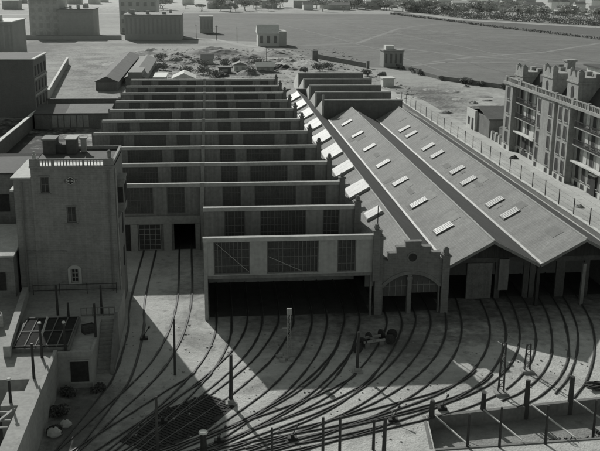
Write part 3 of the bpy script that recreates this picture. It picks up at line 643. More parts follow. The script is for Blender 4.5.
# ------------------------------------------------------------------ raised terrace at lower left, with stair
te = empty('terrace', (-12, 67, 0), 'raised concrete terrace with a stair and a sunken court, at the lower left corner', 'terrace')
MB().box(-40, 74.5, 0, -8.35, 81.595, 3).box(-40, 81.6, 0, -8.86, 90, 2.89).box(-40, 67, 0, -9.7, 74.497, 2.997).box(-40, 62.5, 0, -12.3, 66.998, 2.994).box(-13.6, 46, 0, -12.3, 62.497, 2.991).box(-14.8, 58.3, 0, -13.603, 60.5, 2.99).build('platform', M_conc, te)
MB().box(-12.55, 46, 2.992, -12.28, 66.9, 3.35).build('parapet', M_conc, te)
MB().box(-12.27, 66.9, 2.7, -9.55, 67.2, 3.12).build('coping', M_conc, te); MB().box(-9.75, 67.202, 2.999, -9.55, 69.4, 3.12).build('coping', M_conc, te)
MB().box(-11.35, 66.93, .55, -9.95, 66.998, 2.3).build('window', M_win, te)
MB().box(-11.45, 66.9, .4, -9.85, 66.999, .545).build('window_sill', M_conc, te); MB().box(-11.45, 66.9, 2.305, -9.85, 66.999, 2.45).build('window_lintel', M_conc, te)
sm = MB(); n = 14
for k in range(n): sm.box(-9.69, 69.6+k*.35, 0, -8.55, 69.6+(k+1)*.35, (k+1)*3/n-.01*(k == n-1))
stair = sm.build('stair', M_conc, te)
MB().prism([(69.2, 0), (74.49, 0), (74.49, 3.5), (73.9, 3.5), (69.2, .7)], -8.54, -8.3, 'x').build('stair_wall', M_concd, te)
MB().box(-40, 46, .02, -13.605, 62.49, .06).build('court_floor', M_dark, te)
br_ = MB()
for y in (57.6, 56.4, 55.4): br_.bar((-20, y, 2.9), (-13.7, y-.1, 2.9), .12, .12)
br_.bar((-13.75, 57.8, 2.99), (-15.6, 53.0, 2.99), .18, .14); br_.build('court_beam', M_conc, te)
MB().prism([(-17.45, 80.3), (-16.95, 80.3), (-15.75, 66.5), (-16.3, 66.5)], 3.002, 3.95).build('low_wall', M_conc, te)
for i, (x, y, z, sx, sy, sz, rz, lab) in enumerate(((-18.4, 73.2, 3, .6, .45, .55, 20, 'pale wooden crate by the low wall at the left edge of the terrace'), (-18.9, 71.6, 3, .5, .5, .4, -15, 'second pale crate, nearer, behind the low wall at the left edge'), (-10.4, 71.2, 2.997, .5, .35, .35, 30, 'small dark crate on the terrace between the roof lantern and the stair'))):
    t = empty('crate', (x, y, z), lab, 'crate', None, R(rz)); mm = M_woodl if i < 2 else M_wood
    b = MB()
    for k in range(4):
        zz0 = .02+k*sz*.5
        b.box(-sx, -sy, zz0, sx, -sy+.03, zz0+sz*.42).box(-sx, sy-.03, zz0, sx, sy, zz0+sz*.42).box(-sx, -sy+.031, zz0, -sx+.03, sy-.031, zz0+sz*.42).box(sx-.03, -sy+.031, zz0, sx, sy-.031, zz0+sz*.42)
    b.box(-sx+.031, -sy+.031, 0, sx-.031, sy-.031, sz*1.7)
    o = b.build('slats', mm); o.parent = t
# rail in front of the house and short rail at the stair head
rl = empty('terrace_railing', (-14, 87.8, 3), 'thin iron railing along the foot of the tall brick house', 'railing')
m = MB()
for z in (3.45, 3.95): m.bar((-16.6, 80.7, z), (-9.0, 80.7, z), .05, .05)
for x in (-16.6, -14.2, -11.7, -9.0): m.bar((x, 80.7, 3), (x, 80.7, 4.05), .06, .06)
m.build('rail', M_iron, rl)
rl = empty('stair_railing', (-11, 75, 3), 'short whitish railing at the head of the terrace stair', 'railing')
m = MB()
for z in (3.1, 3.75): m.bar((-11.5, 75.0, z), (-8.6, 75.0, z), .07, .07)
for k in range(7): m.bar((-11.5+k*.48, 75.0, 3), (-11.5+k*.48, 75.0, 3.8), .06, .06)
m.build('rail', M_bar, rl)
lt = empty('glazed_lantern', (-13.5, 71, 3), 'low dark roof lantern with pale glazing bars, flat on the terrace', 'roof lantern')
MB().box(-16.0, 67.4, 2.998, -11.4, 73.9, 3.35).build('curb', M_concd, lt)
MB().box(-15.85, 67.55, 3.352, -11.55, 73.75, 3.4).build('pane', mat('lantern_glass', .045, .3, .8, 5, .95, spec=.02), lt)
m = MB()
for k in range(6): m.box(-15.8+k*.84, 67.5, 3.401, -15.72+k*.84, 73.8, 3.47)
for y in (67.55, 70.6, 73.6): m.box(-15.85, y, 3.471, -11.5, y+.1, 3.5)
m.build('glazing_bar', M_bar, lt)

def post(name, x, y, z0, z1, r, label, cap=False, group='posts standing on the terrace', m=None, cat='post', arm=False):
    t = empty(name, (x, y, z0), label, cat, group)
    lean = .02*math.sin(x*7+y)
    MB().tube((x, y, z0), (x+lean, y, z1), r*1.15, r*.85, 8).build('shaft', m or M_iron, t)
    if cap: MB().tube((x+lean, y, z1+.002), (x+lean, y, z1+.13), r*1.5, r*1.3, 8).build('cap', M_white, t)
    return t
for (x, y, h, cap, lab) in (
    (-13.56, 75.4, 2.8, 0, 'dark iron post on the terrace, in front of the ground-floor window of the tall house'),
    (-12.37, 73.7, 1.75, 0, 'short thin post on the terrace just behind the roof lantern'),
    (-9.8, 75.5, 2.6, 0, 'dark post standing by the head of the terrace stair, nearer the house'),
    (-9.7, 70.2, 2.9, 0, 'dark post at the terrace edge directly beside the stair flight'),
    (-13.35, 66.3, 2.85, 1, 'tall white-capped post leaning over the sunlit end of the roof lantern'),
    (-13.3, 62.6, 2.75, 0, 'uncapped post at the corner of the dark sunken court'),
    (-11.7, 67.3, 2.45, 1, 'white-capped post above the dark basement window of the terrace'),
    (-14.2, 58.8, 1.7, 1, 'stubby white-capped post on the ledge inside the sunken court')):
    post('terrace_post', x, y, 2.99 if y < 75 else 3, 3+h, .1, lab, cap)
MB_ = MB().bar((-13.9, 68.2, 3.4), (-13.3, 69.4, 5.2), .07, .2)
tag(MB_.build('leaning_plank', M_woodl), 'pale plank leaning on the roof lantern beside a capped post', 'plank')
# dark bushes and pale sacks at the foot of the terrace wall
def leafball(mb, c, rx, ry, rz, n, s, rnd):
    for _ in range(n):
        while True:
            p = Vector((rnd.uniform(-1,1), rnd.uniform(-1,1), rnd.uniform(-1,1)))
            if .25 < p.length < 1: break
        q = Vector((c[0]+p.x*rx, c[1]+p.y*ry, c[2]+p.z*rz)); a = Vector((rnd.gauss(0,1), rnd.gauss(0,1), rnd.gauss(0,1))).normalized(); b = a.orthogonal().normalized()
        a *= s*rnd.uniform(.6, 1.3); b *= s*rnd.uniform(.5, 1); mb.poly([q-a, q+b*.8, q+a, q-b*.8])
    return mb
rnd = random.Random(3)
for i, (x, y, s, lab) in enumerate(((-11.4, 65.6, .7, 'dark scrubby bush under the barred basement window'), (-9.2, 66.3, .55, 'small dark bush at the outer corner of the terrace wall'), (-11.6, 62.2, .8, 'dark bush midway along the foot of the terrace wall'), (-11.5, 59.6, .6, 'low bush at the foot of the terrace wall behind the pale sacks'))):
    mb = MB()
    for k in range(4): leafball(mb, (x+rnd.uniform(-.5,.5)*s, y+rnd.uniform(-.6,.6)*s, s*.45), s*.7, s*.7, s*.55, 110, .11, rnd)
    tag(mb.build('bush', M_leafd), lab, 'bush', 'bushes at the foot of the terrace wall')
for i, (x, y, s, lab) in enumerate(((-10.9, 60.6, .42, 'pale bulging sack nearer the tracks, below the terrace wall'), (-11.5, 59.3, .5, 'large pale sack slumped against the terrace wall'))):
    mb = MB(); k = 10
    rings = [(0, .8), (.25, 1.05), (.6, 1.0), (.9, .65), (1.05, .2)]
    for j in range(len(rings)-1):
        for a in range(k):
            def pt(jj, aa):
                z, r = rings[jj]; t = 2*math.pi*aa/k; wob = 1+.12*math.sin(3*t+i+jj)
                return (x+s*r*wob*math.cos(t), y+s*r*wob*.8*math.sin(t), s*z*1.3)
            mb.poly([pt(j,a), pt(j,a+1), pt(j+1,a+1), pt(j+1,a)])
    tag(mb.build('sack', M_woodl, smooth=True), lab, 'sack')

# ------------------------------------------------------------------ poles and masts in the yard
def timber_pole(x, y, h, r, label, base=True, m=M_wood):
    t = empty('wooden_pole', (x, y, 0), label, 'pole', 'poles in the rail yard')
    MB().tube((x, y, 0), (x+.05, y, h), r, r*.72, 9).build('shaft', m, t)
    if base: MB().box(x-.42, y-.35, 0, x+.42, y+.35, .16).box(x-.24, y-.22, .16, x+.24, y+.22, .42).build('footing', M_conc, t)
    return t
timber_pole(1.19, 63.19, 4.1, .17, 'dark wooden pole on a pale footing casting a long shadow in the sunlit strip')
timber_pole(11.8, 68.1, 3.6, .14, 'slim pole on a pale footing at the edge of the big shed shadow')
timber_pole(-3.27, 68.76, 4.9, .11, 'thin pole just inside the shadow left of the sunlit strip', False)
timber_pole(-4.0, 55.6, 4.6, .12, 'dark wooden pole at the bottom edge among the leftmost merging rails', False)
def lattice(x, y, h, wb, wt, label, m=M_iron, ins=False, base=True):
    t = empty('lattice_mast', (x, y, 0), label, 'mast', 'lattice masts in the rail yard')
    b = MB()
    for s in (-1, 1):
        for u in (-1, 1): b.bar((x+s*wb, y+u*.12, .2), (x+s*wt, y+u*.07, h), .06, .06)
    n = int(h/.5)
    for k in range(n):
        f0, f1 = k/n, (k+1)/n; z0, z1 = .2+(h-.2)*f0, .2+(h-.2)*f1; w0, w1 = wb+(wt-wb)*f0, wb+(wt-wb)*f1; s = 1 if k % 2 else -1
        b.bar((x-s*w0, y-.1, z0), (x+s*w1, y-.09, z1), .035, .035); b.bar((x-w1, y-.1, z1), (x+w1, y-.1, z1), .045, .045)
    b.build('frame', m, t)
    if base: MB().box(x-.5, y-.42, 0, x+.5, y+.42, .22).build('footing', M_conc, t)
    if ins:
        MB().box(x-.2, y-.16, h, x+.2, y+.16, h+.5).build('lamp_box', M_conc, t); MB().tube((x-.1, y, 2.6), (x-.62, y, 2.6), .06, .05, 6).build('arm', M_conc, t)
    return t
lattice(6.43, 71.8, 3.9, .17, .11, 'pale whitish signal mast on a broken footing, in the shadow before the open shed mouth', M_conc, True)
lattice(22.5, 63.1, 4.4, .22, .14, 'dark lattice mast on a pale footing between rail curves, in front of the right roofs')
lattice(26.0, 67.0, 2.5, .24, .16, 'short lattice mast on a footing at the edge of the right-hand shadow')
MB_ = MB()
for k in range(9):
    x, y = 6.0+rnd.uniform(-.7,.7), 71.4+rnd.uniform(-.6,.3); s = rnd.uniform(.12,.3); MB_.box(x-s, y-s, 0, x+s, y+s*.7, s*.9)
tag(MB_.build('stone_heap', M_conc), 'small heap of pale stones at the foot of the whitish signal mast', 'stones')

# switch levers and small trackside boxes
for (x, y, lab) in ((-3.9, 60.6, 'dark switch lever stand left of the merging rails, lower left'), (.2, 57.4, 'switch lever stand at the bottom edge beside a stubby post'), (5.4, 57.3, 'switch lever stand on the sunlit ground near the bottom centre'), (17.2, 60.9, 'switch lever stand just above the left end of the sunken yard'), (13.1, 59.4, 'switch lever stand between rails left of the sunken yard'), (-6.3, 76.5, 'switch lever stand in the shadow beside the terrace stair')):
    t = empty('switch_stand', (x, y, 0), lab, 'switch lever', 'switch lever stands beside the rails')
    MB().box(x-.35, y-.2, 0, x+.35, y+.2, .22).box(x-.12, y-.12, .22, x+.12, y+.12, .45).build('housing', M_iron, t)
    MB().bar((x, y, .4), (x+.45, y+.2, 1.05), .05, .05).tube((x+.4, y+.18, .98), (x+.52, y+.23, 1.15), .09, .09, 6).build('lever', M_iron, t)

# spare wheelsets dumped in front of the brick arch
def wheelset(x, y, rz, label, src=None):
    if src is not None: return copy_tree(src, (x, y, 0), R(rz), label=label)
    t = empty('wheelset', (0, 0, 0), label, 'wheelset', 'wheelsets lying before the brick arch')
    MB().tube((-.9, 0, .45), (.9, 0, .45), .08, .08, 8).build('axle', M_iron, t)
    for s in (-1, 1):
        MB().tube((s*.68, 0, .45), (s*.8, 0, .45), .45, .45, 20).tube((s*.62, 0, .45), (s*.679, 0, .45), .49, .49, 20).tube((s*.801, 0, .45), (s*.88, 0, .45), .17, .15, 10).build('wheel', M_soot, t)
    t.location = (x, y, 0); t.rotation_euler = (0, 0, R(rz))
    return t
WS = .85
w0 = wheelset(12.75, 72.6, 62, 'dark wheelset standing outermost, nearest the open shed mouth')
wheelset(14.5, 74.6, 25, 'wheelset lying in the middle before the brick arch', w0)
wheelset(15.9, 74.3, 70, 'wheelset closest to the right half of the brick arch', w0)
t = empty('bogie_frame', (14.1, 73.3, 0), 'pale dismantled bogie frame among the wheelsets before the arch', 'bogie frame')
MB().bar((13.2, 73.0, .5), (15.2, 73.6, .5), .14, .2).bar((13.0, 73.9, .5), (15.0, 74.5, .5), .14, .2).build('side_frame', M_conc, t)
MB().bar((14.2, 73.2, .55), (13.9, 74.2, .55), .3, .16).box(13.3, 72.85, 0, 13.7, 73.2, .45).box(14.7, 73.5, 0, 15.1, 73.85, .45).build('cross_beam', M_concd, t)

# ------------------------------------------------------------------ sunken yard, lower right
sy = empty('retaining_wall', (22, 60.5, -1.05), 'low retaining wall round the sunken yard at the lower right', 'wall')
def edge_wall(a, b, z0, z1, th, m, name):
    a = Vector(a); b = Vector(b); t = (b-a).normalized(); n = Vector((-t.y, t.x))*th
    return MB().prism([tuple(a), tuple(b), tuple(b+n), tuple(a+n)], z0, z1, 'z').build(name, m, sy)
edge_wall(PIT[0], PIT[1], -1.06, .05, .35, M_concd, 'wall_face')
edge_wall((PIT[3][0]-.34, PIT[3][1]), (PIT[0][0]-.34, PIT[0][1]+.3), -1.06, .03, -.22, M_concd, 'wall_face')
edge_wall((PIT[3][0], PIT[3][1]-.3), (PIT[2][0], PIT[2][1]-.3), -1.06, .06, .22, M_concd, 'wall_face')
for i, (a, b, lab) in enumerate(((( 16.3, 59.9), (17.7, 54.9), 'pale timber strut at the left end of the sunken yard'), ((20.3, 60.4), (21.6, 55.5), 'second pale timber strut from the left across the sunken yard'), ((24.2, 60.9), (25.5, 55.6), 'third pale timber strut from the left across the sunken yard'), ((27.8, 61.4), (29.2, 55.9), 'pale timber strut at the right end of the sunken yard'))):
    tag(MB().bar((*a, .13), (*b, .2), .1, .09).build('timber_strut', M_woodl), lab, 'strut', 'struts across the sunken yard')
for (x, y, z0, z1, r, lab) in (
    (16.1, 59.75, 0, 1.4, .2, 'thick dark stub post at the left end of the sunken yard wall'),
    (20.3, 60.6, -.3, 1.45, .2, 'thick dark post on the sunken yard wall, second from left'),
    (23.8, 60.9, -1.0, 2.2, .22, 'tall thick dark post on the sunken yard wall, in the middle'),
    (27.5, 61.35, -1.0, 2.15, .22, 'tall thick dark post on the sunken yard wall, furthest right')):
    post('timber_post', x, y, z0, z1, r, lab, m=M_wood, group='thick posts along the sunken yard wall')
for (x, y, z1, lab) in ((19.8, 55.0, 3.1, 'slim post before the sunken yard, between its first two struts'), (23.2, 55.2, 3.0, 'slim post before the sunken yard, between its second and third struts'), (27.5, 56.9, 2.4, 'slim post in the right part of the sunken yard near the edge'), (17.55, 55.2, 2.6, 'slim post before the sunken yard at the foot of its first strut')):
    post('slim_post', x, y, -1.0, z1, .1, lab, group='slim fence posts along the near edge')
for (x, y, z1, r, lab) in ((3.75, 54.2, 2.7, .085, 'leftmost slim fence post at the bottom edge, left of the close pair'), (7.2, 54.2, 3.3, .1, 'left post of the close pair at the bottom centre'), (8.35, 54.2, 3.3, .1, 'right post of the close pair at the bottom centre'), (10.9, 55.4, 2.35, .1, 'shorter post near the bottom, left of the tapered post'), (11.4, 54.2, 3.1, .14, 'stout tapered post at the bottom, right of the short one'), (-.85, 55.6, 1.75, .22, 'stubby thick pale-topped post at the bottom left centre')):
    post('slim_post', x, y, 0, z1, r, lab, r > .2, group='slim fence posts along the near edge')
for i, (x, y, sx, lab) in enumerate(((25.6, 56.6, 1.6, 'dark low hedge clump at the bottom of the sunken yard, left'), (29.2, 57.2, 1.3, 'dark low hedge clump at the bottom right corner of the sunken yard'))):
    mb = MB()
    for k in range(5): leafball(mb, (x+(k-2)*sx*.4, y+rnd.uniform(-.2,.2), -.75), .55, .4, .42, 110, .1, rnd)
    tag(mb.build('bush', M_leafd), lab, 'bush')
for i, (x, y, rz, lab) in enumerate(((30.3, 63.4, 10, 'dark pile of timber baulks at the right edge of the yard'),)):
    mb = MB()
    for k in range(8): mb.bar((x+rnd.uniform(-.6,.2), y+rnd.uniform(-.5,.5), .15+.12*(k//3)), (x+1.6+rnd.uniform(-.3,.3), y+rnd.uniform(-.5,.6), .15+.12*(k//3)), .22, .14)
    tag(mb.build('timber_pile', M_wood), lab, 'timber pile')

# loose stones and litter over the yard
mb = MB(); rnd = random.Random(11)
for _ in range(900):
    x, y = rnd.uniform(-9, 33), rnd.uniform(56, 90)
    if (15 < x and y < 63) or y > 79.5: continue
    s = rnd.choice((.03, .04, .05, .06, .1))*rnd.uniform(.7, 1.4); a = rnd.uniform(0, 3.1); c, d = math.cos(a)*s, math.sin(a)*s
    mb.prism([(x-c, y-d), (x+d*.8, y-c*.8), (x+c, y+d), (x-d*.7, y+c*.7)], 0, s*.7)
tag(mb.build('loose_stones', M_rubble), 'scattered loose stones and litter over the earth of the rail yard', 'stones', kind='stuff')

# ------------------------------------------------------------------ street fence
fe = empty('street_fence', (48.8, 110, 0), 'long low wall with tall thin posts between the pale roofs and the street', 'fence')
MB().box(48.55, 70, 0, 48.85, 232, .75).build('wall', M_wall, fe)
MB().box(48.48, 70, .75, 48.92, 232, .86).build('coping', M_white, fe)
y = 76.0
while y < 230:
    MB().bar((48.7, y, .86), (48.7+.03*math.sin(y), y, 3.1), .1, .1).build('post', M_iron, fe); y += 5.35
wm = MB()
for z in (1.6, 2.3, 2.95): wm.bar((48.7, 70, z), (48.7, 231, z), .02, .02)
wm.build('wire', M_bar, fe)

# ------------------------------------------------------------------ apartment building on the right
ap = empty('apartment_building', (57, 145, 0), 'ornate four-storey apartment block with turrets and white blinds, on the street at right', 'building')
MB().box(57, 60, 0, 70, 166.4, 12.3).build('wall', M_stucco, ap)
MB().box(56.96, 60, .0, 56.998, 166.4, 1.0).build('plinth', M_white, ap)
for a, b in ((162.1, 166.5), (141.3, 149.4), (134.7, 139.9), (115.9, 121.1)): MB().box(55.76, a, 0, 55.799, b, 1.0).build('plinth', M_white, ap)
bays = [(162.2, 166.4), (141.4, 149.3), (134.8, 139.8), (116.0, 121.0), (106.5, 114.4), (88, 92.5)]
for a, b in bays: MB().box(55.8, a, 0, 56.955, b, 12.3).build('bay', M_stucco, ap)
co = MB().box(55.5, 60, 12.3, 70.3, 166.9, 12.75); co.build('cornice', M_stucco, ap)
cl = MB().box(56.7, 60, 12.18, 56.95, 162.1, 12.298); cl.build('cornice_moulding', M_stucco, ap)
bl = MB().box(55.75, 60, 13.45, 56.05, 166.6, 13.6)
y = 60.2
while y < 166.5:
    bl.box(55.8, y, 12.75, 56.0, y+.2, 13.45); y += .62
for y in (166.2, 158, 150, 141, 134, 128, 122, 115, 106): bl.box(55.7, y-.35, 12.75, 56.1, y+.35, 13.75)
bl.box(56.05, 166.4, 13.45, 66, 166.6, 13.6); bl.build('balustrade', M_stucco, ap)
def awin(y, z, w=.95, h=1.7, x=56.95, blind=False):
    w *= 1.3; h *= 1.12
    f = MB(); x -= .002
    f.box(x-.05, y-w/2-.06, z-.12, x, y-w/2, z+h+.1).box(x-.05, y+w/2, z-.12, x, y+w/2+.06, z+h+.1).box(x-.05, y-w/2, z+h, x, y+w/2, z+h+.1).box(x-.16, y-w/2-.15, z-.2, x, y+w/2+.15, z-.121)
    fo = f.build('window', M_stucco, ap)
    MB().box(x-.025, y-w/2, z-.12, x-.003, y+w/2, z+h).build('pane', M_white if blind else M_win, fo)
FL = [1.5, 4.3, 7.1, 9.8]
bay_ws = [(164.3,), (148.0, 143.0), (138.6, 136.2), (119.6, 117.2), (113, 108)]
for ws in bay_ws:
    for y in ws:
        for z in FL: awin(y, z, .9 if len(ws) > 1 else 1.1, 1.75, 55.798)
        awin(y, .2, .8, .6, 55.762)
# sides of the bays that face north are plain; the recesses between carry windows, blinds and balconies
for (ya, yb_, n) in ((150.4, 161.2, 5), (122.2, 133.8, 5), (139.9, 141.3, 0), (93.5, 105.5, 5)):
    for k in range(n):
        y = ya+.9+(yb_-ya-1.8)*k/(n-1)
        for fi, z in enumerate(FL):
            awin(y, z, 1.0, 1.85, 56.99, blind=(k in (1, 3) and fi > 0))
        awin(y, .25, .9, .55, 56.958)
    if n:
        for z in (6.7, 9.45):
            b = MB().box(56.1, ya+.3, z-.15, 56.985, yb_-.3, z).build('balcony', M_stucco, ap)
            r_ = MB().box(56.12, ya+.32, z+.9, 56.18, yb_-.32, z+.97)
            y = ya+.35
            while y < yb_-.3: r_.box(56.135, y, z+.002, 56.165, y+.035, z+.9); y += .16
            r_.build('balcony_rail', M_iron, b)
        MB().box(55.95, ya+.2, 3.95, 56.985, yb_-.2, 4.15).build('ledge', M_white, ap)
MB().box(56.85, 156.6, .1, 56.955, 158.0, 2.9).build('door', M_iron, ap)
MB().box(56.8, 125.6, .1, 56.955, 127.2, 3.1).build('door', M_iron, ap)
MB().box(56.5, 125.3, 3.15, 56.95, 127.5, 3.4).build('door_hood', M_white, ap)
MB().box(56.08, 150.6, 4.2, 56.14, 153, 5.4).build('hanging_sheet', M_white, ap)
# mansard
MB().prism([(57.6, 12.75), (59.3, 15.4), (68.6, 15.4), (70.0, 12.75)], 60, 165.4, 'y').build('roof', M_slate, ap)
def turret(yc, wd, top, k):
    y0, y1 = yc-wd/2, yc+wd/2
    t = MB().box(56.05, y0, 12.752, 59.6, y1, top-1.3).build('turret', M_stucco, ap)
    c = MB().box(55.9, y0-.15, top-1.3, 59.75, y1+.15, top-1.05)
    c.box(56.0, y0, top-1.05, 59.6, y1, top-.4)
    for (a, b) in ((y0, y0+.9), (y1-.9, y1)):
        c.box(56.0, a, top-.4, 56.9, b, top+.5); c.tube((56.45, (a+b)/2, top+.5), (56.45, (a+b)/2, top+.68), .4, .34, 10); c.tube((56.45, (a+b)/2, top+.68), (56.45, (a+b)/2, top+.9), .26, .12, 10)
        c.box(58.7, a, top-.4, 59.6, b, top+.2)
    c.prism([(yc-.9, top-.4), (yc+.9, top-.4), (yc+.55, top+.25), (yc, top+.55), (yc-.55, top+.25)], 56.0, 56.5, 'x')
    c.build('turret_crown', M_stucco, t)
    a = []
    for i in range(9): th = math.pi*i/8; a.append((yc+.5*math.cos(th), top-2.3+.5*math.sin(th)))
    MB().prism([(yc-.5, 12.9), (yc+.5, 12.9)] + a, 56.0, 56.047, 'x').build('turret_window', M_win, t)
turret(160.0, 4.0, 15.6, 0); turret(146.0, 4.6, 16.9, 1); turret(135.2, 4.4, 17.3, 2); turret(113.5, 4.4, 17, 3)
MB().box(59.8, 133.6, 15.402, 63.5, 139.4, 18.2).build('roof_hut', M_white, ap)
MB().box(59.4, 128.0, 18.2, 64.2, 139.9, 18.4).box(59.9, 128.2, 15.402, 63.9, 133.5, 18.198).build('hut_roof', M_slate, ap)
for (x, y, h) in ((60.6, 152.0, 1.6), (62, 141.6, 1.3), (61, 129.4, 1.8)):
    MB().box(x-.5, y-.4, 15.4, x+.5, y+.4, 15.4+h).box(x-.6, y-.5, 15.4+h, x+.6, y+.5, 15.55+h).build('chimney', M_wall, ap)
MB().box(60.2, 148.3, 15.402, 61.6, 149.9, 18.0).box(60.0, 148.1, 18.0, 61.8, 150.1, 18.25).build('chimney', M_stucco, ap)

# low house and garden wall at the far end of the street
lh = empty('low_house', (56, 188, 0), 'low gabled house with a sunlit end wall, beyond the apartment block on the street', 'house')
MB().box(56.2, 176.0, 0, 70, 190.5, 3.9).build('wall', M_concd, lh)
MB().box(55.7, 184.5, 0, 56.19, 190.8, 4.3).build('end_wall', M_white, lh)
MB().prism([(175.6, 3.9), (183.5, 5.5), (190.9, 4.3), (190.9, 4.1), (183.5, 5.3), (175.6, 3.7)], 55.9, 70.5, 'x').build('roof', mat('low_house_roof', .13, .2, .4, 6), lh)
MB().box(55.62, 185.6, .1, 55.697, 186.7, 2.6).box(55.62, 188.4, .9, 55.697, 189.5, 2.5).build('window', M_win, lh)
gwall = empty('garden_wall', (56.4, 172, 0), 'low piered garden wall along the street before the low house', 'wall')
MB().box(56.4, 166.9, 0, 56.65, 184.4, 1.3).build('wall', M_concd, gwall)
for k in range(8): MB().box(56.25, 167.2+k*2.35, 0, 56.8, 167.8+k*2.35, 1.75).build('pier', M_white, gwall)
tag(MB().box(57, 168.2, 0, 60.5, 172, 2.9).prism([(168.0, 2.902), (172.2, 2.902), (170.1, 3.5)], 56.9, 60.7, 'x').build('garden_shed', M_concd), 'small shed between the apartment block and the low house', 'shed')
def heap(name, x, y, rx, ry, h, m, label, cat, group=None, seed=0, n=16):
    mb = MB(); P = {}
    for i in range(n+1):
        for j in range(n+1):
            u, v = i/n*2-1, j/n*2-1; r = math.hypot(u, v); b = max(0, 1-r*r)
            k = noise.noise((u*2.2+seed*3.7, v*2.2, seed))*.5+noise.noise((u*6+seed, v*6, seed*2))*.25
            P[i, j] = (x+u*rx, y+v*ry, -.05+h*b*(.75+k) if r < 1 else -.05)
    for i in range(n):
        for j in range(n): mb.poly([P[i,j], P[i+1,j], P[i+1,j+1], P[i,j+1]])
    return tag(mb.build(name, m), label, cat, group)
heap('rubbish_heap', 54.6, 155.4, 1.0, .9, .7, M_leafd, 'small dark heap on the street before the apartment block', 'heap')
heap('rubbish_heap', 52.5, 120.4, .8, .7, .5, M_rubble, 'small pale heap on the street nearest the pale roofs', 'heap')

# ------------------------------------------------------------------ trees
def tree(x, y, h, r, label, group, m=M_leaf, flat=.75, n=5, leaves=70, ls=.42, seed=1, name='tree', cat='tree', trunk_h=None):
    rn = random.Random(seed); t = empty(name, (x, y, 0), label, cat, group)
    th = trunk_h if trunk_h is not None else h*.45; b = MB().tube((x, y, 0), (x+.1*r, y, th), .06*h*.5+.05, .03*h*.5+.04, 6)
    for k in range(4):
        a = rn.uniform(0, 6.28); b.tube((x+.08*r, y, th*.9), (x+math.cos(a)*r*.6, y+math.sin(a)*r*.6, th+(h-th)*rn.uniform(.4,.75)), .03*h*.4+.02, .02, 5)
    b.build('trunk', M_farD if m is M_leaf else M_trunk, t); c = MB()
    for k in range(n):
        a = 6.28*k/n+rn.uniform(-.4,.4); d = r*rn.uniform(.3,.62) if k else 0; q = r*rn.uniform(.45,.65)
        leafball(c, (x+math.cos(a)*d, y+math.sin(a)*d, th+(h-th)*rn.uniform(.4,.72)), q, q, q*flat, leaves, ls, rn)
    c.build('crown', m, t)
    return t
protos = []
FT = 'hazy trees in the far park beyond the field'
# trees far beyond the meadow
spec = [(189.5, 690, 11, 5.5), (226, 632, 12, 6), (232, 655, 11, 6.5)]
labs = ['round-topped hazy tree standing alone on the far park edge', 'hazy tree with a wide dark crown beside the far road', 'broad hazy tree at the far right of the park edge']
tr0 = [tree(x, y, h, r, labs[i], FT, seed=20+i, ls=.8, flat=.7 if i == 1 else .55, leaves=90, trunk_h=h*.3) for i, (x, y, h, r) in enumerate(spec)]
rn = random.Random(5)
def mesh_at_origin(src):
    """the meshes were modelled in place; move each part's data so copies can be placed by their Empty"""
    return src
for k in range(170):
    s = tr0[k % 3]; f = rn.random()
    if k < 130: X = 120+f*200; Y = 850-1.35*(X-120)+rn.choice((rn.uniform(8, 40), rn.uniform(8, 190)))
    else: X = rn.uniform(-60, 170); Y = rn.uniform(775, 960)
    c = copy_tree(s, (X, Y, 0), rn.uniform(0, 6.28), label='small hazy tree in the far tree belt along the top edge'); sc = rn.uniform(.35, 1.0); c.scale = (sc*rn.uniform(1.0, 1.7), sc*rn.uniform(1.0, 1.7), sc)
    c['group'] = 'small hazy trees in the far tree belt'
tree(11, 795, 12, 9, 'big dark round tree at the top, above the isolated field house', None, seed=44, ls=1.0, flat=.7, leaves=120, trunk_h=4)
# bushes and small trees on the waste ground behind the shed
WB = 'scrubby bushes on the waste ground behind the shed'
scr = [(-15.5, 310, 2.4, 2.6), (-7, 300, 2.2, 3), (-2, 296, 2.6, 2.6), (6, 322, 2.2, 3.2), (10, 327, 2.6, 2.4), (17, 322, 2.8, 3), (20, 318, 2.0, 2.4), (31, 293, 2.6, 1.8), (37, 305, 2.6, 2.5), (41, 312, 2.2, 2.4), (51, 290, 2.2, 2.2), (-1.5, 322, 2.0, 2.6), (47, 268, 1.6, 1.6), (55, 284, 1.9, 2.0), (2, 288, 2.2, 2.6), (14, 296, 2.2, 2.5), (-18, 345, 2.2, 3)]
b0 = None
for i, (x, y, h, r) in enumerate(scr):
    t = tree(x, y, h, r, 'scrubby grey bush on the waste ground behind the sawtooth rows' if i != 7 else 'small round tree alone on the dirt road behind the sawtooth rows', WB if i != 7 else None, m=mat('dusty_leaves', .26, .3, .6, 6), seed=60+i, n=5, leaves=60, ls=.3, trunk_h=h*.12 if i != 7 else h*.4, name='bush' if i != 7 else 'tree', cat='bush' if i != 7 else 'tree')

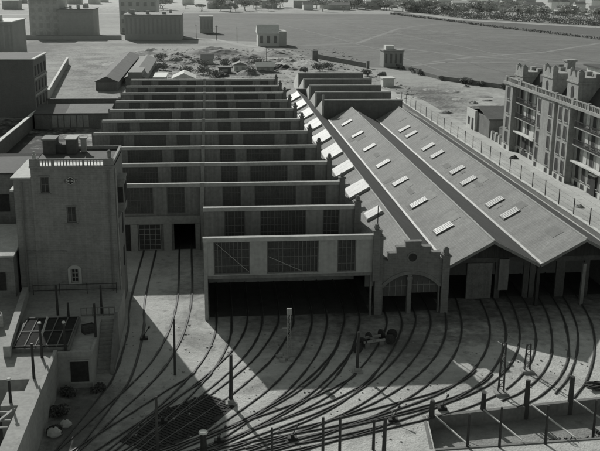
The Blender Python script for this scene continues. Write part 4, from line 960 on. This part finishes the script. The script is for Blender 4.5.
# mounds and rubble in the waste ground
HG = 'earth mounds on the waste ground behind the shed'
for i, (x, y, rx, ry, h, m) in enumerate(((2, 378, 12, 12, 2.6, 1), (13, 352, 10, 9, 2.0, 1), (-24, 378, 9, 10, 1.6, 0), (-12, 352, 8, 9, 1.4, 0), (26, 372, 8, 16, 1.6, 1), (36, 330, 6, 14, 1.3, 0), (44, 292, 5, 8, 1.2, 1), (20, 340, 6, 8, 1.5, 0), (-33, 330, 5, 9, 1.0, 0), (-30, 372, 6, 10, 1.2, 1))):
    heap('earth_mound', x, y, rx, ry, h, (M_rubble, mat('dark_earth', .19, .3, .3, 8, bump=.4))[m], 'rough low mound of earth on the waste ground behind the sheds', 'mound', HG, seed=i+1)
rnd = random.Random(43)
for i in range(16):
    x, y = rnd.uniform(53, 78), rnd.uniform(205, 262); r_ = rnd.uniform(.8, 2.4)
    heap('rubble_pile', x, y, r_, r_*rnd.uniform(.8, 1.8), rnd.uniform(.3, .8), (M_rubble, MATS['dark_earth'])[i % 2], 'low rough pile on the dark open ground between the street end and the field', 'rubble pile', 'low piles on the open ground at the street end', seed=120+i, n=8)
rnd = random.Random(41)
for i in range(34):
    x, y = rnd.uniform(-20, 30), rnd.uniform(286, 375); r_ = rnd.uniform(1.5, 4.5)
    heap('rubble_pile', x, y, r_, r_*rnd.uniform(.8, 1.8), rnd.uniform(.7, 2.0), (M_rubble, MATS['dark_earth'], mat('black_earth', .1, .35, .4, 8, bump=.4))[i % 3], 'rough pile of spoil or rubble among the shanties behind the sheds', 'rubble pile', 'rubble piles among the shanties', seed=50+i, n=10)
mb = MB(); rnd = random.Random(23)
for _ in range(1500):
    x, y = rnd.uniform(-26, 58), rnd.uniform(236, 400)
    s = rnd.choice((.12, .18, .25, .4))*rnd.uniform(.7, 1.3); mb.prism([(x-s, y-s*.6), (x+s*.7, y-s*.8), (x+s, y+s*.5), (x-s*.5, y+s)], 0, s*rnd.uniform(.3, .7))
tag(mb.build('rubble', M_rubble), 'scattered rubble over the waste ground behind the sheds', 'rubble', kind='stuff')

# ------------------------------------------------------------------ far buildings
def block(name, x0, x1, y, dp, h, label, cat, m, nf, nw, roof='flat', mr=None, group=None, ww=.45, wh=.5, rm=None, y1=None):
    t = empty(name, ((x0+x1)/2, y, 0), label, cat, group)
    MB().box(x0, y, 0, x1, y+dp, h).build('wall', m, t)
    rm = rm or M_farR
    if roof == 'flat' and x1-x0 > 12 and nw:
        rr_ = random.Random(int(x0*7)); 
        for k in range(5):
            a = rr_.uniform(x0+1, x1-4); b = rr_.uniform(y+3, y+dp-4); MB().box(a, b, h+.352, a+rr_.uniform(.8, 2.6), b+rr_.uniform(.8, 2.4), h+.352+rr_.uniform(.8, 2.4)).build('chimney', m, t)
        MB().box(x0-.25, y-.35, h*.93-.3, x1+.25, y-.09, h*.93).build('cornice', m, t)
    if roof == 'flat': MB().box(x0-.3, y-.3, h, x1+.3, y+dp+.3, h+.35).build('roof', rm, t)
    elif roof == 'gable_x': MB().prism([(y-.4, h), (y+dp+.4, h), (y+dp/2, h+dp*.28)], x0-.4, x1+.4, 'x').build('roof', rm, t)
    elif roof == 'gable_y': MB().prism([(x0-.4, h), (x1+.4, h), ((x0+x1)/2, h+(x1-x0)*.25)], y-.4, y+dp+.4, 'y').build('roof', rm, t)
    if nw and nf:
        for f in range(nf):
            for k in range(nw):
                cx = x0+(x1-x0)*(k+.5)/nw; a = (x1-x0)/nw*ww/2; z = h*(f+.25)/nf; MB().box(cx-a, y-.08, z, cx+a, y-.004, z+h/nf*wh).build('window', mr or M_farD, t)
    return t
block('far_factory', -40.2, -12.8, 450, 30, 11.8, 'long grey block with tall narrow pilasters, alone beyond the waste ground', 'building', mat('factory_wall', .42, .08, .2, 6), 1, 13, ww=.38, wh=.62, mr=mat('factory_window', .36, .08))  # wall and window colours lightened to paint in haze
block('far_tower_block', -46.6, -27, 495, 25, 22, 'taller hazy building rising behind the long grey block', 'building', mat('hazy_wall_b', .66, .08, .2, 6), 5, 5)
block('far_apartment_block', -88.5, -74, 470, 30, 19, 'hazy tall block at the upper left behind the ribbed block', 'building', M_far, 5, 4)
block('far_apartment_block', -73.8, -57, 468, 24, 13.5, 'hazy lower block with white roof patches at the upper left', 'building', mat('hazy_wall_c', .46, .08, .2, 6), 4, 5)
t = block('ribbed_block', -100, -74.3, 359, 26, 13.0, 'ribbed building with a pale cornice at the left edge, behind the dark block', 'building', mat('ribbed_wall', .4, .1, .2, 6), 1, 12, ww=.35, wh=.7, rm=M_farL)  # pale wall tone stands in for haze
MB().box(-82, 362, 13.4, -79, 366, 15.5).build('chimney', M_farD, t)
db = empty('dark_block', (-57, 208, 0), 'large dark flat-roofed building with a white coping at the left edge', 'building')
MB().box(-80, 208, 0, -39.1, 224.5, 12.85).build('wall', brick_mat('dark_brick', .18, .12), db)
MB().box(-80, 207.7, 12.85, -38.8, 224.8, 13.1).build('coping', M_white, db)
MB().box(-79.6, 208.2, 13.101, -39.5, 224.3, 13.12).build('roof', M_tile_d, db)
for z in (2.0, 5.6, 9.2):
    for k in range(4): MB().box(-39.098, 209.6+k*3.9, z, -39.03, 211.2+k*3.9, z+2.1).build('window', M_farD if 0 else M_win, db)
MB().box(-39.06, 208, 4.6, -38.95, 224.5, 5.1).box(-39.06, 208, 8.2, -38.95, 224.5, 8.7).build('string_course', M_conc, db)
yw = empty('yard_wall', (-36.5, 190, 0), 'long dark yard wall with a white coping running back beside the dark block', 'wall')
MB().box(-37.3, 130, 0, -37, 206, 2.9).build('wall', M_wall, yw); MB().box(-37.5, 130, 2.9, -36.8, 206, 3.05).build('coping', M_white, yw)
cw = empty('cross_wall', (-32, 214, 0), 'dark boundary wall crossing behind the low sheds at the left', 'wall')
MB().box(-38.9, 222, 0, -19, 222.4, 2.2).build('wall', M_wall, cw); MB().box(-38.95, 221.9, 2.2, -18.9, 222.5, 2.32).build('coping', M_concd, cw)
ls_ = empty('low_shed', (-30, 190, 0), 'low dark shed with one pale roof half, behind the brick house', 'shed')
MB().box(-36.6, 192, 0, -21, 199, 3.2).build('wall', M_concd, ls_); MB().prism([(191.6, 3.1), (199.4, 4.0), (199.4, 4.15), (191.6, 3.25)], -36.7, -30.1, 'x').build('roof', M_tile_d, ls_)
MB().prism([(191.6, 3.15), (199.4, 4.05), (199.4, 4.2), (191.6, 3.3)], -30.09, -20.8, 'x').build('pale_roof', M_saw, ls_)
for k in range(6): MB().box(-33+k*1.3, 191.9, .3, -31.9+k*1.3, 191.998, 2.8).build('door', M_panel, ls_)
lw2 = empty('courtyard_hut', (-28, 150, 0), 'low dark hut in the courtyard behind the tall brick house', 'hut')
MB().box(-34, 138, 0, -24, 147, 3.0).build('wall', M_wall, lw2); MB().prism([(137.6, 3.0), (147.4, 3.0), (142.5, 4.4)], -34.3, -23.8, 'x').build('roof', M_tile_d, lw2)
for i, (x, y, lab) in enumerate(((-25.8, 126, 'leafless grey bush at left of the courtyard hut'), (-22.6, 131, 'leafy bush between the courtyard hut and the shed wall'), (-20.6, 118, 'bush close behind the wing of the tall house'))):
    tree(x, y, 3.6, 1.9, lab, 'bushes in the courtyard behind the brick house', m=M_leafd, seed=90+i, n=5, leaves=90, ls=.22, trunk_h=1.2, name='bush', cat='bush')
# street wall running off at upper left
lw3 = empty('lane_wall', (-50, 320, 0), 'pale lane wall running back from the dark block at upper left', 'wall')
MB().prism([(-41.5, 238), (-41.1, 238), (-49.6, 330), (-50.1, 330)], 0, 2.4).build('wall', M_conc, lw3); MB().prism([(-41.6, 238), (-41.0, 238), (-49.5, 330), (-50.2, 330)], 2.4, 2.55).build('coping', M_white, lw3)
lw4 = empty('lane_wall', (-60, 380, 0), 'low wall at the far end of the lane before the hazy blocks', 'wall')
MB().box(-90, 452, 0, -42, 452.6, 2.0).build('wall', mat('hazy_wall_c', .46), lw4); MB().box(-90, 451.9, 2.0, -42, 452.7, 2.15).build('coping', M_farR, lw4)
# roofs behind the left end of the sawtooth
s1 = block('gabled_store', -31.5, -25.5, 256, 82, 2.4, 'long dark-roofed store at the far left end of the sawtooth rows', 'store', M_concd, 1, 0, 'gable_y', rm=mat('store_roof_dark', .13, .25, .3, 6))
s2 = block('gabled_store', -24.3, -18.8, 268, 60, 2.2, 'long grey-roofed store right beside the darker store', 'store', M_conc, 1, 0, 'gable_y', rm=mat('store_roof_grey', .22, .15, .3, 6))
MB().box(-23.4, 266.5, 2.0, -19.4, 281, 3.9).build('front_roof', mat('store_roof_pale', .25, .12, .3, 6), s2)
block('white_hut', -10.6, -4.2, 268, 9, 1.9, 'hut with a bright white gabled roof just behind the sawtooth rows', 'hut', M_conc, 1, 2, 'gable_y', rm=M_white)
block('white_hut', -16.2, -12.9, 270, 12, 1.8, 'narrow hut with a pale flat roof, left of the white gabled hut', 'hut', M_conc, 1, 1, 'flat', rm=M_farL)
block('shanty', 8.2, 12.6, 306, 5, 2.0, 'pale shanty with a peaked roof on the waste ground behind the shed', 'hut', M_farL, 1, 2, 'gable_y', rm=M_farR)
block('shanty', 15.8, 21.6, 302, 5, 1.9, 'long low shanty beside the dirt road behind the shed', 'hut', M_conc, 1, 3, 'gable_x', rm=M_farL)
block('shanty', 3.2, 7.2, 300, 4, 1.7, 'dark little shanty left of the peaked pale one', 'hut', M_concd, 1, 1, 'flat', rm=M_concd)
block('shanty', -2.6, 1.6, 330, 5, 1.9, 'low shanty at the left of the waste-ground huts', 'hut', M_far, 1, 1, 'gable_x', rm=M_farR)
h2 = block('field_house', 22.2, 31.6, 412, 13, 5.6, 'isolated house with a bright roof at the near edge of the big field', 'house', mat('hazy_wall_d', .6, .1), 1, 3, 'gable_x', rm=M_farL, wh=.6, mr=mat('hazy_window_d', .25))
MB().box(31.62, 412, 0, 35, 425, 6.6).build('annex', mat('hazy_wall_c', .46), h2)
block('pavilion', -4.5, 2.6, 503, 8, 8.6, 'small hazy pavilion with columns at the left end of the field', 'pavilion', mat('hazy_wall_e', .5, .1), 1, 4, ww=.4, wh=.6, rm=M_farL)
h3 = block('square_house', 61.6, 68.6, 318, 8, 5.6, 'small square house with a pale roof at the field edge behind the rear shed', 'house', mat('square_house_wall', .33, .15), 1, 4, ww=.4, wh=.6, mr=mat('square_house_window', .18))
MB().box(62.8, 321, 5.95, 65.8, 325, 7.4).build('lantern', M_farL, h3)
block('white_box_hut', 50.8, 54, 262, 4, 2.2, 'small white box hut beside the right end of the rear sawtooth shed', 'hut', M_white, 0, 0, 'flat', rm=M_white)
# field walls
fwl = empty('field_wall', (48, 335, 0), 'dark wall with a gate post running along the near field edge', 'wall')
MB().prism([(40.6, 354.4), (40.9, 354.6), (55.4, 316.4), (55.0, 316.2)], 0, 1.7).build('wall', M_wall, fwl)
MB().box(38.4, 337, 0, 40.4, 339, 4.3).build('gate_post', M_concd, fwl); MB().box(54.9, 314.5, 0, 55.9, 315.6, 2.6).build('gate_post', M_concd, fwl)
fw2 = empty('field_wall', (80, 270, 0), 'low dark broken wall between the field and the waste ground at right', 'wall')
pts = [(66.5, 314.5), (72.4, 278.5), (86.6, 253), (100, 204)]
for i in range(3):
    a, b = Vector(pts[i]), Vector(pts[i+1]); n = Vector(((b-a).y, -(b-a).x)).normalized()*.3
    MB().prism([tuple(a), tuple(b), tuple(b+n), tuple(a+n)], 0, 1.2+.1*i).build('wall', M_concd, fw2)
rnd = random.Random(31)
for k in range(18):
    f = rnd.random(); i = rnd.choice((0, 1, 1, 2)); a, b = Vector(pts[i]), Vector(pts[i+1]); p = a.lerp(b, f)
    tree(p.x-.8, p.y, rnd.uniform(1.2, 2.2), rnd.uniform(.8, 1.6), 'low scrub clump along the broken field wall at right', 'scrub along the broken field wall', m=mat('dusty_leaves', .26), seed=200+k, n=3, leaves=40, ls=.25, trunk_h=.3, name='bush', cat='bush')
# telegraph poles along the dirt road
p0 = None
for i, (x, y, lab) in enumerate(((13.5, 436, 'telegraph pole left of the isolated field house'), (4, 447, 'second telegraph pole from the isolated field house'), (-6, 458, 'telegraph pole nearest the hazy pavilion'), (20.2, 320, 'telegraph pole among the shanties on the waste ground'))):
    if p0 is None:
        p0 = empty('telegraph_pole', (0, 0, 0), lab, 'pole', 'telegraph poles along the dirt road')
        MB().tube((0, 0, 0), (0, 0, 7.2), .16, .1, 6).build('shaft', M_trunk, p0); MB().bar((-.7, 0, 6.7), (.7, 0, 6.7), .1, .12).build('crossarm', M_trunk, p0)
        p0.location = (x, y, 0)
    else: copy_tree(p0, (x, y, 0), .3*i, label=lab)
# continuous tree belt and the dark hedge between field and meadow
rnd = random.Random(8); mb = MB()
L1 = [Vector(p) for p in ((170, 806), (190, 668), (252, 582), (320, 520), (440, 436))]
for k in range(520):
    i = min(3, int(rnd.random()*4)); p = L1[i].lerp(L1[i+1], rnd.random()); d = rnd.choice((rnd.uniform(4, 14), rnd.uniform(4, 120)))
    leafball(mb, (p.x+d*.75, p.y+d*.6, rnd.uniform(1.2, 3.2)), rnd.uniform(2.5, 5), rnd.uniform(2.5, 5), rnd.uniform(1.2, 2.4), 40, .62, rnd)
tag(mb.build('tree_belt', mat('belt_leaves', .3, .25, .3, 6)), 'continuous hazy belt of low trees and shrubs beyond the dark meadow at upper right', 'tree belt', kind='stuff')
mb = MB(); L2 = [Vector(p) for p in ((150, 748), (181, 560), (203, 452), (330, 330))]
for i in range(3):
    n = int((L2[i+1]-L2[i]).length/2.2)
    for k in range(n):
        p = L2[i].lerp(L2[i+1], k/n); leafball(mb, (p.x+rnd.uniform(-.8,.8), p.y+rnd.uniform(-.8,.8), .5), 1.5, 1.5, rnd.uniform(.6, 1.1), 14, .5, rnd)
tag(mb.build('field_hedge', mat('hedge_leaves', .2, .3, .3, 6)), 'long low dark hedge line dividing the big field from the darker meadow', 'hedge')
# the hazy town at the horizon
rnd = random.Random(77)
protos = []
for k in range(4):
    wd, dp, h = ((9, 9, 5), (14, 10, 7), (8, 8, 9), (20, 10, 4.5))[k]
    t = empty('far_house', (0, 0, 0), 'small hazy house in the far town along the top edge', 'house', 'houses of the hazy far town')
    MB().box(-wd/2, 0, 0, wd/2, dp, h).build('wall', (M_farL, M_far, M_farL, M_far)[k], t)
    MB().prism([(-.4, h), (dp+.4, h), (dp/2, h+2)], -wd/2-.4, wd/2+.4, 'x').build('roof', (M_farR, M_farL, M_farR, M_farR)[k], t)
    protos.append(t)
first = [True]*4
for k in range(170):
    if k < 110: X = rnd.uniform(120, 520); Y = rnd.uniform(max(640, 930-1.2*(X-120)), 1080)
    else: X = rnd.uniform(-260, 200); Y = rnd.uniform(800, 1120)
    i = rnd.randrange(4)
    if first[i]: o = protos[i]; first[i] = False; o.location = (X, Y, 0); o.rotation_euler = (0, 0, rnd.uniform(-.5, .5))
    else: copy_tree(protos[i], (X, Y, 0), rnd.uniform(-.5, .5))
